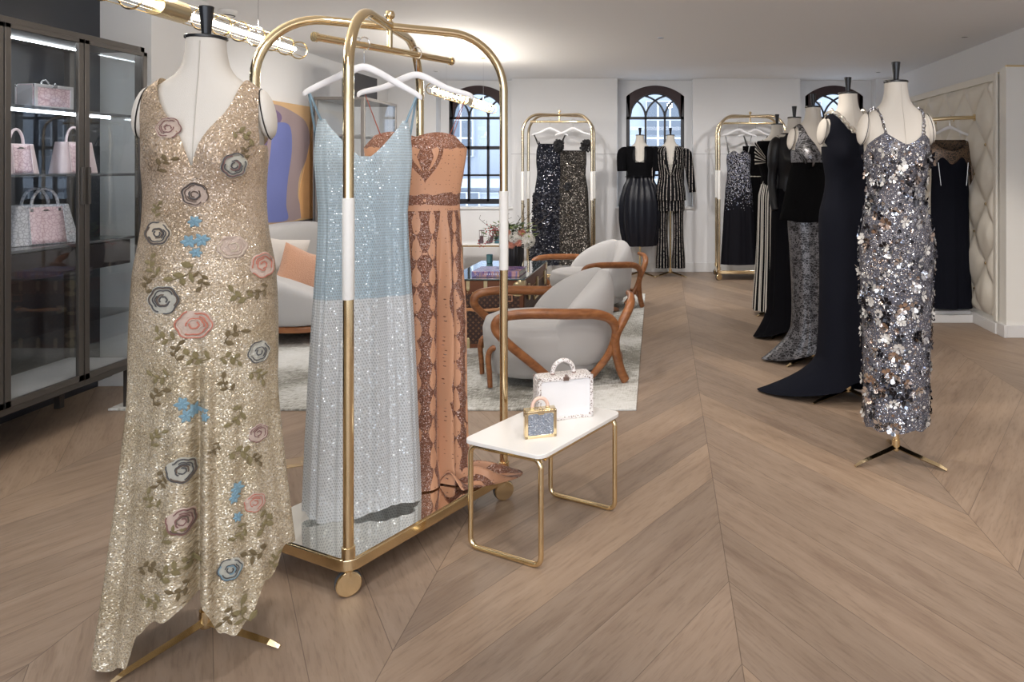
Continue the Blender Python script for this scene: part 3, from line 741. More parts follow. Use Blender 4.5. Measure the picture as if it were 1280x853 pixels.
for s in (-1, 1):
    m = M()
    pts = [ring_pt(.62, *interp(L1,1.515), 1.515)*1 for _ in range(1)]
    pts = [onbody(s*(.088+.022*min(1,max(0,(a+0)/80))), a, 1.50, .010) for a in range(5, 176, 2)]
    chain_along(m, pts, .0085, .0030); mk('chain_strap', m, simple('steel_chain',(.35,.35,.38,1),.2,1) if s<0 else bpy.data.materials['steel_chain'], parent=g1)

# ---- navy crepe gown with chain collar and train
X2, Y2 = at(1060, 500, 0); R2 = radians(14)
mannequin('linen dress form second in the right-hand row, wearing the plain navy gown with chain collar', X2, Y2, R2, 1.02, legrot=radians(-38)-R2)
g2 = thing('evening_gown', 'plain midnight navy sleeveless gown with silver chain collar and short train, behind the silver gown', 'gown', (X2, Y2, 0), R2, 'gowns worn by dress forms', 1.02)
NAVY = simple('navy_crepe', (.0055,.0065,.012,1), .8, spec=.12, bump=.1, bscale=600)
L2 = [(1.50,.155,.108,0),(1.42,.154,.115,0),(1.34,.142,.108,0),(1.26,.132,.10,0),(1.18,.142,.106,0),(1.08,.166,.12,0),(.98,.172,.125,0),(.75,.166,.125,0),(.45,.170,.135,0),(.2,.185,.155,0),(0,.205,.18,0)]
def hem2(th):
    a = (th+pi) % (2*pi)-pi
    return .012 + .13*exp(-((a+.10)/.72)**2)
def ex2(th, z):
    a = (th+pi) % (2*pi)-pi; w = max(0, (.27-z)/.27)**1.7
    k = max(0, cos((a+1.85)*1.25 if abs(a+1.85) < 1.25 else 1.6))**.8
    return (-.27*w*k, .24*w*k, 0)
m = gown_mesh(L2, lambda th: 1.47 if abs((th+pi)%(2*pi)-pi) < 1.2 else 1.45, hem2, fold_fn(5,(3,5,8),(1,.8,.4)), lambda z: .002+.016*max(0,.8-z), nth=150, nz=100, extra=ex2)
for s in (-1,1):
    cl = lambda v: max(0, min(1, v))
    strap_panel(m, -50, 205, lambda a: .0 if a < radians(10) else .100*cl((a-radians(10))/radians(62))**.65, lambda a: .148-.020*cl((a+.2)/1.4), side=s, off=.012, nx=14, na=70)
mk('crepe', m, NAVY, parent=g2, angle=180)
m = M(); pts = []
for s in (-1, 1):
    seq = [onbody(s*(.100*max(0,min(1,(radians(a)-radians(10))/radians(62)))**.65), a, 1.50, .020) for a in range(10, 150, 2)]
    pts = [p for p in reversed(seq)] if s < 0 else pts+seq
chain_along(m, pts, .021, .0085)
mk('chain_collar', m, simple('pearl_silver',(.80,.77,.70,1),.22,.6), parent=g2)

# ---- black lace gown with velvet band
def lace(name, bg=(.006,.006,.008,1), fg=(.20,.20,.215,1), sc=34, thick=.03):
    m, nt, b = newmat(name); tc = N(nt,'ShaderNodeTexCoord')
    no = N(nt,'ShaderNodeTexNoise'); no.inputs['Scale'].default_value = 14; nt.links.new(tc.outputs['UV'], no.inputs['Vector'])
    ad = N(nt,'ShaderNodeMixRGB', blend_type='ADD'); ad.inputs[0].default_value = .05; nt.links.new(tc.outputs['UV'], ad.inputs[1]); nt.links.new(no.outputs['Color'], ad.inputs[2])
    v1 = N(nt,'ShaderNodeTexVoronoi'); v1.feature = 'DISTANCE_TO_EDGE'; v1.inputs['Scale'].default_value = sc; nt.links.new(ad.outputs[0], v1.inputs['Vector'])
    v2 = N(nt,'ShaderNodeTexVoronoi'); v2.inputs['Scale'].default_value = sc*.75; nt.links.new(ad.outputs[0], v2.inputs['Vector'])
    w = N(nt,'ShaderNodeTexWave'); w.wave_type='RINGS'; w.inputs['Scale'].default_value = sc*.55; w.inputs['Distortion'].default_value = 9; nt.links.new(ad.outputs[0], w.inputs['Vector'])
    a = math_(nt,'LESS_THAN', v1.outputs['Distance'], thick); c = math_(nt,'GREATER_THAN', w.outputs['Fac'], .955)
    df = N(nt,'ShaderNodeVectorMath', operation='SUBTRACT'); nt.links.new(ad.outputs[0], df.inputs[0]); nt.links.new(v2.outputs['Position'], df.inputs[1])
    sd = N(nt,'ShaderNodeSeparateXYZ'); nt.links.new(df.outputs[0], sd.inputs[0])
    lim = math_(nt,'ADD', .24, math_(nt,'MULTIPLY', math_(nt,'ABSOLUTE', math_(nt,'COSINE', math_(nt,'MULTIPLY', math_(nt,'ARCTAN2', sd.outputs['Y'], sd.outputs['X']), 2.5))), .30))
    q = math_(nt,'DIVIDE', v2.outputs['Distance'], lim)
    d = math_(nt,'MULTIPLY', math_(nt,'LESS_THAN', q, 1.0), math_(nt,'GREATER_THAN', q, .45))
    s = math_(nt,'MAXIMUM', math_(nt,'MAXIMUM', a, c), d)
    mx = N(nt,'ShaderNodeMixRGB'); mx.inputs[1].default_value = bg; mx.inputs[2].default_value = fg; nt.links.new(s, mx.inputs[0]); nt.links.new(mx.outputs[0], b.inputs['Base Color'])
    nt.links.new(math_(nt,'MULTIPLY', s, .6), b.inputs['Metallic']); b.inputs['Roughness'].default_value = .35
    return m
LACE = lace('silver_cord_lace')
VELV = simple('black_velvet', (.0022,.0022,.0026,1), .95, spec=.05)
X3, Y3 = 1.035, 5.22; R3 = radians(14)
mannequin('linen dress form third in the right-hand row, wearing the lace and velvet gown', X3, Y3, R3, 1.012, legrot=radians(-30)-R3)
g3 = thing('evening_gown', 'black and silver lace V-neck gown with wide black velvet peplum, third in the right-hand row', 'gown', (X3, Y3, 0), R3, 'gowns worn by dress forms', 1.012)
m = gown_mesh([(1.5,.155,.108,0),(1.40,.154,.114,0),(1.3,.140,.104,0),(1.2,.14,.10,0)], lambda th: 1.42+.04*min(1,abs((th+pi)%(2*pi)-pi)/.5), 1.30, nth=100, nz=20)
for s in (-1,1): strap_panel(m, -60, 205, lambda a: .100*cl((sin(a)*.100+.065)/.165), lambda a: .142-.02*cl(a/1.3), side=s, off=.012, nx=12, na=60)
mk('lace_bodice', m, LACE, parent=g3, angle=180)
m = gown_mesh([(1.39,.158,.12,0),(1.30,.15,.115,0),(1.2,.165,.125,0),(1.10,.20,.15,0),(1.0,.235,.17,0)], 1.375, lambda th: .985+.01*sin(3*th), fold_fn(4), .008, nth=120, nz=40)
m.grid(lambda u, v: ring_pt(2*pi*u, .155+.078*v, .118+.05*v, 0, 1.36-.375*v, 0), 60, 4, cu=True)
mk('velvet_peplum', m, VELV, parent=g3, angle=180)
def ex3(th, z):
    w = max(0,(.26-z)/.26)**1.6; k = max(0, cos(th+1.6))**2
    return (-.13*w*k, .14*w*k, 0)
m = gown_mesh([(1.1,.176,.124,0),(.95,.178,.127,0),(.82,.168,.122,0),(.5,.150,.12,0),(.25,.155,.125,0),(0,.20,.16,0)], 1.06, lambda th: .014+.09*exp(-(((th+pi)%(2*pi)-pi+.0)/.8)**2), fold_fn(9), lambda z: .003+.018*max(0,.5-z), nth=130, nz=90, extra=ex3)
mk('lace_skirt', m, LACE, parent=g3, angle=180)

# ---- black satin gown with sleeves
X4, Y4 = 1.045, 6.03; R4 = radians(14)
SATIN = simple('black_satin', (.006,.006,.008,1), .38, spec=.3)
mannequin('linen dress form fourth in the right-hand row, wearing the black satin sleeved gown', X4, Y4, R4, 1.0, legrot=radians(-30)-R4)
g4 = thing('evening_gown', 'black long-sleeved gown with glossy satin bodice, fourth in the right-hand row', 'gown', (X4, Y4, 0), R4, 'gowns worn by dress forms')
m = gown_mesh([(1.62,.11,.075,0),(1.58,.158,.09,0),(1.5,.17,.115,0),(1.40,.165,.122,0),(1.28,.145,.108,0),(1.2,.15,.11,0)], 1.63, 1.16, fold_fn(2), .006, nth=110, nz=40)
for s in (-1, 1):
    m.tube(crom([(s*.125,0,1.57),(s*.155,.0,1.53),(s*.175,.0,1.40),(s*.185,.01,1.24),(s*.19,-.03,1.10),(s*.185,-.05,1.02)], 5), [.045+.015*sin(pi*min(1,k/12)) if k < 12 else .045-.0006*k for k in range(26)], 14)
mk('satin_bodice', m, SATIN, parent=g4, angle=180)
m = gown_mesh([(1.2,.15,.11,0),(1.05,.185,.135,0),(.6,.195,.15,0),(.2,.215,.18,0),(0,.24,.2,0)], 1.19, lambda th: .012+.08*exp(-(((th+pi)%(2*pi)-pi+.2)/.8)**2), fold_fn(12), lambda z:.004+.02*max(0,1.0-z), nth=130, nz=80, extra=lambda th,z: (-.10*max(0,(.3-z)/.3)**2*max(0,cos(th+1.6))**2,0,0))
mk('skirt', m, simple('black_crepe',(.003,.003,.0045,1),.9,spec=.08), parent=g4, angle=180)
BCREPE = bpy.data.materials['black_crepe']
# ---- striped skirt gown
def stripes(name, period=.035, duty=.32, light=(.60,.57,.52,1), dark=(.006,.006,.007,1), glit=False, jit=0):
    m, nt, b = newmat(name); tc = N(nt,'ShaderNodeTexCoord'); sp = N(nt,'ShaderNodeSeparateXYZ'); nt.links.new(tc.outputs['UV'], sp.inputs[0])
    f = math_(nt,'FRACT', math_(nt,'DIVIDE', sp.outputs['X'], period)); s = math_(nt,'LESS_THAN', f, duty)
    if glit:
        vo = N(nt,'ShaderNodeTexVoronoi'); vo.inputs['Scale'].default_value = 220; nt.links.new(tc.outputs['UV'], vo.inputs['Vector'])
        wn = N(nt,'ShaderNodeTexWhiteNoise'); nt.links.new(vo.outputs['Position'], wn.inputs['Vector'])
        s = math_(nt,'MULTIPLY', s, math_(nt,'GREATER_THAN', wn.outputs['Value'], .35))
    mx = N(nt,'ShaderNodeMixRGB'); mx.inputs[1].default_value = dark; mx.inputs[2].default_value = light; nt.links.new(s, mx.inputs[0]); nt.links.new(mx.outputs[0], b.inputs['Base Color']); b.inputs['Roughness'].default_value = .6; b.inputs['Specular IOR Level'].default_value = .08
    return m
STR = stripes('ivory_black_pleats', .026, .42)
X5, Y5 = 1.045, 6.95; R5 = radians(14)
mannequin('linen dress form furthest back in the right-hand row, wearing the striped skirt gown', X5, Y5, R5, 1.0, legrot=radians(-30)-R5)
g5 = thing('evening_gown', 'black off-shoulder gown with black and ivory striped skirt and bow, furthest in the right-hand row', 'gown', (X5, Y5, 0), R5, 'gowns worn by dress forms')
m = gown_mesh([(1.60,.185,.10,0),(1.55,.21,.12,0),(1.42,.19,.13,0),(1.3,.15,.11,0),(1.2,.15,.11,0)], 1.60, 1.19, fold_fn(6), .008, nth=100, nz=40)
mk('bodice', m, VELV, parent=g5, angle=180)
m = gown_mesh([(1.25,.14,.105,0),(1.1,.175,.13,0),(.6,.19,.15,0),(0.,.225,.19,0)], 1.24, .05, fold_fn(7,(9,17,25),(1,.8,.5)), lambda z:.004+.016*(1.25-z), nth=220, nz=50)
mk('pleated_skirt', m, STR, parent=g5, angle=180)
m = M()
m.grid(lambda u, v: (-.16-.10*u, -.11-.008*sin(v*20), 1.40+.16*u*(v-.1)+.05*v), 6, 30, uvf=lambda u, v: (v*.16, u*.2))
mk('bow', m, STR, parent=g5, solid=.004)

# ---- black jacket with balloon skirt
X6, Y6 = at(800, 346, 0); mannequin('linen dress form before the middle window wearing the black jacket and balloon skirt', X6, Y6, 0, 1.0, legrot=radians(-30))
g6 = thing('skirt_suit', 'black short-sleeved jacket over a glossy black balloon skirt, before the middle arched window', 'outfit', (X6, Y6, 0), 0)
m = gown_mesh([(1.30,.150,.11,0),(1.22,.155,.115,0),(1.12,.20,.15,0),(.95,.245,.19,0),(.75,.255,.20,0),(.55,.235,.18,0),(.42,.205,.15,0),(.38,.19,.14,0)], 1.25, .385, fold_fn(15,(9,14,6),(1,.6,.5)), lambda z: .022, nth=180, nz=60, bust=0)
mk('balloon_skirt', m, simple('black_taffeta',(.006,.007,.012,1),.34,spec=.3), parent=g6, angle=180)
def jacket(parent, mat, lapelmat, z0, sleeve, zneck, wide=.0, open_w=.05, sq=False, sr=0):
    def top(th): return 1.615
    m = gown_mesh([(1.63,.095,.075,0),(1.60,.155+wide,.09,0),(1.55,.185+wide,.105,0),(1.48,.178,.118,0),(1.40,.172,.125,0),(1.26,.148,.112,0),(1.16,.165,.122,0),(1.05,.185,.135,0),(z0,.19,.14,0)], top, z0, fold_fn(3), .002, nth=90, nz=50, bust=.02, t0=0, t1=2*pi)
    # neck opening
    keep = []; km = []
    for f, mi in zip(m.f, m.mi):
        c = sum((Vector(m.v[i]) for i in f), Vector())/len(f)
        lim = open_w*(1 if sq else (c.z-zneck)/(1.60-zneck)) if c.z > zneck else 0
        if c.y < 0 and abs(c.x) < lim: continue
        keep.append(f); km.append(mi)
    m.f = keep; m.mi = km
    for s in (-1, 1): m.tube(crom([(s*.15,0,1.55)]+[(s*(x+wide), y, z) for x, y, z in sleeve], 4), [.040+sr+.006*min(4,k) if k < 4 else .066+sr-.0016*k for k in range(4*len(sleeve)+1)], 14)
    for i, p in enumerate(m.v): m.uv.setdefault(i, (p[0]*1.0, p[2]))
    mk('jacket', m, mat, parent=parent, angle=180, solid=.004)
    m = M()
    for s in (-1, 1):
        def P(u, v):
            z = zneck+(1.60-zneck)*v; w = .012+(.02 if sq else .045)*sin(pi*min(1, v*1.05))**.7
            x = open_w*(min(1,v*8) if sq else v)*.98+u*w
            return (s*x, -.155+.03*v*v+abs(x)*.25, z)
        m.grid(P, 4, 14, uvf=lambda u, v: (u*.05, v*.2))
    mk('lapel', m, lapelmat, parent=parent, solid=.004)
jacket(g6, simple('black_wool',(.004,.004,.005,1),.9,spec=.08), simple('black_faille',(.007,.007,.009,1),.6,spec=.15), 1.24, [(.195,0,1.53),(.208,0,1.42),(.208,0,1.31)], 1.42, .012, .058, True, .014)
# ---- pinstripe trouser suit
X7, Y7 = at(838, 346, 0); mannequin('linen dress form right of the balloon skirt wearing the pinstripe suit', X7, Y7, 0, 1.0, legrot=radians(-30))
PIN = stripes('sequin_pinstripe', .038, .14, light=(.62,.57,.53,1), dark=(.003,.003,.004,1), glit=True)
g7 = thing('trouser_suit', 'black pinstriped trouser suit with sparkling stripes, right of the black balloon skirt', 'outfit', (X7, Y7, 0), 0)
jacket(g7, PIN, PIN, .95, [(.205,0,1.52),(.23,0,1.36),(.255,-.01,1.18),(.275,-.02,1.05)], 1.26, 0, .055)
m = M()
for s in (-1, 1):
    def P(u, v):
        z = 1.0-.89*v; a = 2*pi*u; cx = s*(.094+.006*v); r = .082-.020*sin(pi*min(1,v*1.15))+.002*v
        return (cx+r*sin(a), -r*.95*cos(a), z)
    m.grid(P, 40, 40, cu=True, uvf=lambda u, v: (((u+.5) % 1)*.5, 1-.9*v))
m.grid(lambda u, v: (.176*sin(2*pi*u), -.125*cos(2*pi*u)*(1-.1*v), 1.02-.20*v), 40, 6, cu=True, uvf=lambda u, v: (((u+.5) % 1)*1.0, 1-.2*v))
mk('trousers', m, PIN, parent=g7, angle=180)
# ------------------------------------------------------------------ garment trolleys
def rounded_rect(w, d, r, n=6):
    out = []
    for (sx, sy, a0) in ((1,1,0),(-1,1,90),(-1,-1,180),(1,-1,270)):
        for k in range(n+1):
            a = radians(a0+90*k/n); out.append((sx*(w/2-r)+r*cos(a), sy*(d/2-r)+r*sin(a)))
    return out
def slab(m, poly, z0, z1):
    b = len(m.v); n = len(poly)
    for z in (z0, z1):
        for (x, y) in poly: m.v.append((x, y, z))
    m.face([b+i for i in range(n)][::-1]); m.face([b+n+i for i in range(n)])
    for i in range(n): m.face((b+i, b+(i+1) % n, b+n+(i+1) % n, b+n+i))
MIRROR = simple('mirror_top', (.86,.84,.78,1), .03, 1)
SLEEVE = simple('white_leather_sleeve', (.76,.75,.72,1), .5)
def trolley(label, x, y, rz, L, W, H, sleeve=(.94,1.262), hb=1.80, rail=.32, group='brass garment trolleys'):
    """long side along local y"""
    t = thing('garment_trolley', label, 'clothing rack', (x, y, 0), rz, group)
    zd = .122
    m = M(); poly = rounded_rect(W+.05, L+.05, .05); slab(m, poly, zd-.040, zd-.002); mk('deck', m, GOLD, parent=t, bevel=.004)
    m = M(); slab(m, rounded_rect(W+.035, L+.035, .043), zd-.003, zd+.001); mk('mirror_top', m, MIRROR, parent=t, smooth=False)
    r = .0165
    for (sx, sy) in ((-1,-1),(1,-1),(-1,1),(1,1)):
        pass
    for q in (1, -1):      # two hoops crossing over the middle
        a = Vector((-W/2*q, -L/2, 0)); b = Vector((W/2*q, L/2, 0)); d = (b-a).normalized(); D = (b-a).length
        zo = H-r+(0 if q > 0 else .0)
        rr = .22; pts = [a+Vector((0,0,zd)), a+Vector((0,0,zo-rr))]
        for k in range(1, 13):
            an = pi/2*k/12; pts.append(a+d*(rr-rr*cos(an))+Vector((0,0,zo-rr+rr*sin(an))))
        back = []
        for k in range(0, 12):
            an = pi/2*(1-k/12); back.append(b-d*(rr-rr*cos(an))+Vector((0,0,zo-rr+rr*sin(an))))
        pts += back+[b+Vector((0,0,zo-rr)), b+Vector((0,0,zd))]
        m = M(); m.tube(pts, r, 16, up=d.cross(Vector((0,0,1)))); mk('hoop', m, GOLD if H < 1.95 else GOLDP, parent=t, angle=60)
        for e in (a, b):
            m = M(); m.lathe([(r+.0012,sleeve[0]),(r+.002,sleeve[0]+.004),(r+.002,sleeve[1]-.004),(r+.0012,sleeve[1])], 20, c=(e.x,e.y,0)); mk('grip_sleeve', m, SLEEVE, parent=t)
            m = M(); m.lathe([(.021,zd),(.021,zd+.035),(.0175,zd+.037)], 20, c=(e.x,e.y,0)); mk('post_collar', m, GOLD, parent=t)
            # caster
            ex, ey = e.x*1.0, e.y*1.0
            cm = M(); cm.lathe([(.006,-.012),(.036,-.012),(.039,-.009),(.039,-.003),(.036,0)], 24)
            cm.m = 1; cm.lathe([(.0405,0),(.0405,.014),(.034,.018)], 24)
            cm.xform(Matrix.Translation((ex, ey, .0405)) @ Matrix.Rotation(radians(30)-rz, 4, 'Z') @ Matrix.Rotation(pi/2, 4, 'X') @ Matrix.Rotation(pi, 4, 'X'))
            cm.m = 0; cm.lathe([(.014,zd-.04),(.014,.062)], 12, c=(ex,ey,0))
            mk('caster', cm, [GOLD, simple('grey_rubber',(.05,.055,.065,1),.6) if 'grey_rubber' not in bpy.data.materials else bpy.data.materials['grey_rubber']], parent=t)
    m = M(); m.lathe([(.010,hb),(.010,H-.02)], 16); m.lathe([(.013,H-.005),(.013,H+.002),(.008,H+.006),(.008,H+.010),(.017,H+.020),(.019,H+.030),(.014,H+.042),(0,H+.046)], 20, cap=False)
    mk('finial', m, GOLD, parent=t)
    m = M(); m.tube([(0,-rail,hb),(0,rail,hb)], .0135, 16); 
    for s in (-1, 1): m.tube([(0,s*rail,hb),(0,s*(rail+.012),hb)], .017, 16)
    mk('hanging_rail', m, GOLD, parent=t)
    return t
def inv_posts():
    P = {}
    for k, (px, yd) in dict(F=(436,536), R=(630,416), L=(318,494)).items():
        D = FPX*HC/yd; P[k] = Vector(((px-CX)/FPX*D, D, 0))
    return P
P = inv_posts(); ctr = (P['R']+P['L'])/2
dl = P['R']-P['F']; dw = P['F']-P['L']
ang = math.atan2(dl.y, dl.x)-pi/2
TL, TW = dl.length, dw.length
TH = 1.905
t0 = trolley('large polished brass garment trolley in front, holding the pale blue and orange gowns', ctr.x, ctr.y, ang, TL, TW, TH)
RAILZ = 1.80; rdir = Vector((-sin(ang), cos(ang), 0))
# hanger: local x across, hook at origin on the rail
WOODW = simple('white_hanger', (.76,.76,.78,1), .4)
def hanger(label, p, rz, half=.215, drop=.17, group='white hangers', col=None, thick=.010):
    t = thing('coat_hanger', label, 'hanger', p, rz, group)
    m = M()
    z0 = -.10
    m.tube(crom([(-half,0,-drop-.005),(-half*.93,-.004,-drop+.012),(-half*.55,0,z0-.035),(-half*.22,0,z0+.001),(0,0,z0+.016),(half*.22,0,z0+.001),(half*.55,0,z0-.035),(half*.93,-.004,-drop+.012),(half,0,-drop-.005)], 6),
           [.005+.0085*sin(pi*k/48)**.6 for k in range(49)], 12, flat=.45, up=(0,0,1))
    mk('shoulder_bar', m, col or WOODW, parent=t)
    m = M(); m.tube([(0,0,z0+.02),(0,0,-.045)]+[(.019*sin(a)*1.0-.0, 0, -.003-.024*cos(a)+.004) for a in [k*pi*1.45/12 for k in range(13)]], .0022, 8); mk('hook', m, CHROME, parent=t)
    return t
def railpt(cx, cy, d, s, z): return (cx+d.x*s, cy+d.y*s, z)
# ---- pale blue beaded gown
BZ = radians(24)
hp = Vector(railpt(ctr.x, ctr.y, rdir, -.12, RAILZ+.006)); hanger('white hanger on the near trolley carrying the pale blue gown', hp, BZ, half=.198, drop=.19)
gb = thing('evening_gown', 'pale blue beaded slip gown with whiter lower skirt, on the near trolley', 'gown', (hp.x, hp.y, 0), BZ, 'gowns on the near trolley')
def bead_mat():
    m, nt, b = newmat('blue_beaded_georgette'); tc = N(nt,'ShaderNodeTexCoord'); sp = N(nt,'ShaderNodeSeparateXYZ'); nt.links.new(tc.outputs['UV'], sp.inputs[0])
    # staggered rows of beads
    cu, cv = .0078, .0100
    row = math_(nt,'DIVIDE', sp.outputs['Y'], cv); rf = math_(nt,'FLOOR', row)
    sh = math_(nt,'MULTIPLY', math_(nt,'MODULO', rf, 2.0), .5)
    cx_ = math_(nt,'ADD', math_(nt,'DIVIDE', sp.outputs['X'], cu), sh)
    fx = math_(nt,'SUBTRACT', math_(nt,'FRACT', cx_), .5); fy = math_(nt,'SUBTRACT', math_(nt,'FRACT', row), .5)
    d = math_(nt,'SQRT', math_(nt,'ADD', math_(nt,'MULTIPLY', fx, fx), math_(nt,'MULTIPLY', math_(nt,'MULTIPLY', fy, fy), 1.5)))
    bead = math_(nt,'LESS_THAN', d, .24)
    bead_shade = math_(nt,'LESS_THAN', math_(nt,'SQRT', math_(nt,'ADD', math_(nt,'POWER', math_(nt,'SUBTRACT', fx, .13), 2.0), math_(nt,'POWER', math_(nt,'ADD', fy, .20), 2.0))), .26)  # drop shade of each bead, painted into the cloth colour
    cvn = N(nt,'ShaderNodeCombineXYZ'); nt.links.new(math_(nt,'FLOOR', cx_), cvn.inputs[0]); nt.links.new(rf, cvn.inputs[1])
    wn = N(nt,'ShaderNodeTexWhiteNoise'); nt.links.new(cvn.outputs[0], wn.inputs['Vector'])
    low = math_(nt,'LESS_THAN', sp.outputs['Y'], .893)
    c1 = N(nt,'ShaderNodeMixRGB'); nt.links.new(low, c1.inputs[0]); c1.inputs[1].default_value = srgb(182,203,215); c1.inputs[2].default_value = srgb(226,229,231)
    c2 = N(nt,'ShaderNodeMixRGB'); nt.links.new(low, c2.inputs[0]); c2.inputs[1].default_value = srgb(100,124,142); c2.inputs[2].default_value = srgb(160,165,170)
    c3 = N(nt,'ShaderNodeMixRGB'); nt.links.new(math_(nt,'MULTIPLY', bead_shade, .75), c3.inputs[0]); nt.links.new(c1.outputs[0], c3.inputs[1]); nt.links.new(c2.outputs[0], c3.inputs[2])
    c4 = N(nt,'ShaderNodeMixRGB'); nt.links.new(bead, c4.inputs[0]); nt.links.new(c3.outputs[0], c4.inputs[1]); c4.inputs[2].default_value = srgb(232,238,242)
    nt.links.new(c4.outputs[0], b.inputs['Base Color'])
    nt.links.new(math_(nt,'MULTIPLY', bead, .6), b.inputs['Metallic'])
    mr = N(nt,'ShaderNodeMapRange'); nt.links.new(bead, mr.inputs[0]); mr.inputs[3].default_value = .8; mr.inputs[4].default_value = .2; nt.links.new(mr.outputs[0], b.inputs['Roughness'])
    g = N(nt,'ShaderNodeNewGeometry'); mn = N(nt,'ShaderNodeMix', data_type='VECTOR'); nt.links.new(bead, mn.inputs[0]); nt.links.new(g.outputs['Normal'], mn.inputs[4]); nt.links.new(tilt_normal(nt, wn.outputs['Color'], .8), mn.inputs[5]); nt.links.new(mn.outputs[1], b.inputs['Normal'])
    return m
LB = [(1.56,.148,.035,0),(1.50,.158,.045,0),(1.40,.166,.060,0),(1.28,.158,.055,0),(1.18,.152,.05,0),(.95,.160,.06,0),(.6,.178,.07,0),(.14,.196,.085,0)]
def topb(th):
    a = (th+pi) % (2*pi)-pi; s = abs(sin(a))
    if abs(a) < pi/2-.12: return 1.385+.145*min(1,s/.84)**1.1
    if abs(a) < pi/2+.1: return 1.53-(abs(a)-(pi/2-.12))/.22*.11
    return 1.40
fb = fold_fn(21, (7,12,19,31), (1,.9,.7,.4))
m = gown_mesh(LB, topb, lambda th: .135+.012*sin(3*th), fb, lambda z: .002+.013*min(1,max(0,(1.3-z)/.5)), nth=320, nz=120, bust=.02, uscale=.175)
mk('beaded_cloth', m, sheer(bead_mat(), (.62,.68,.72,1), .3), parent=gb, angle=180)
for s in (-1, 1):
    m = M(); tip = Vector((s*.182, 0, RAILZ-.172)); basep = Vector((s*.142, -.022, 1.525)); m.tube([basep, basep.lerp(tip, .5)+Vector((0,-.003,0)), tip, tip+Vector((0,.012,-.002)), Vector((s*.150,.02,1.41))], .004, 6, flat=.5)
    mk('strap', m, simple('blue_strap', srgb(120,146,162), .6) if s < 0 else bpy.data.materials['blue_strap'], parent=gb)
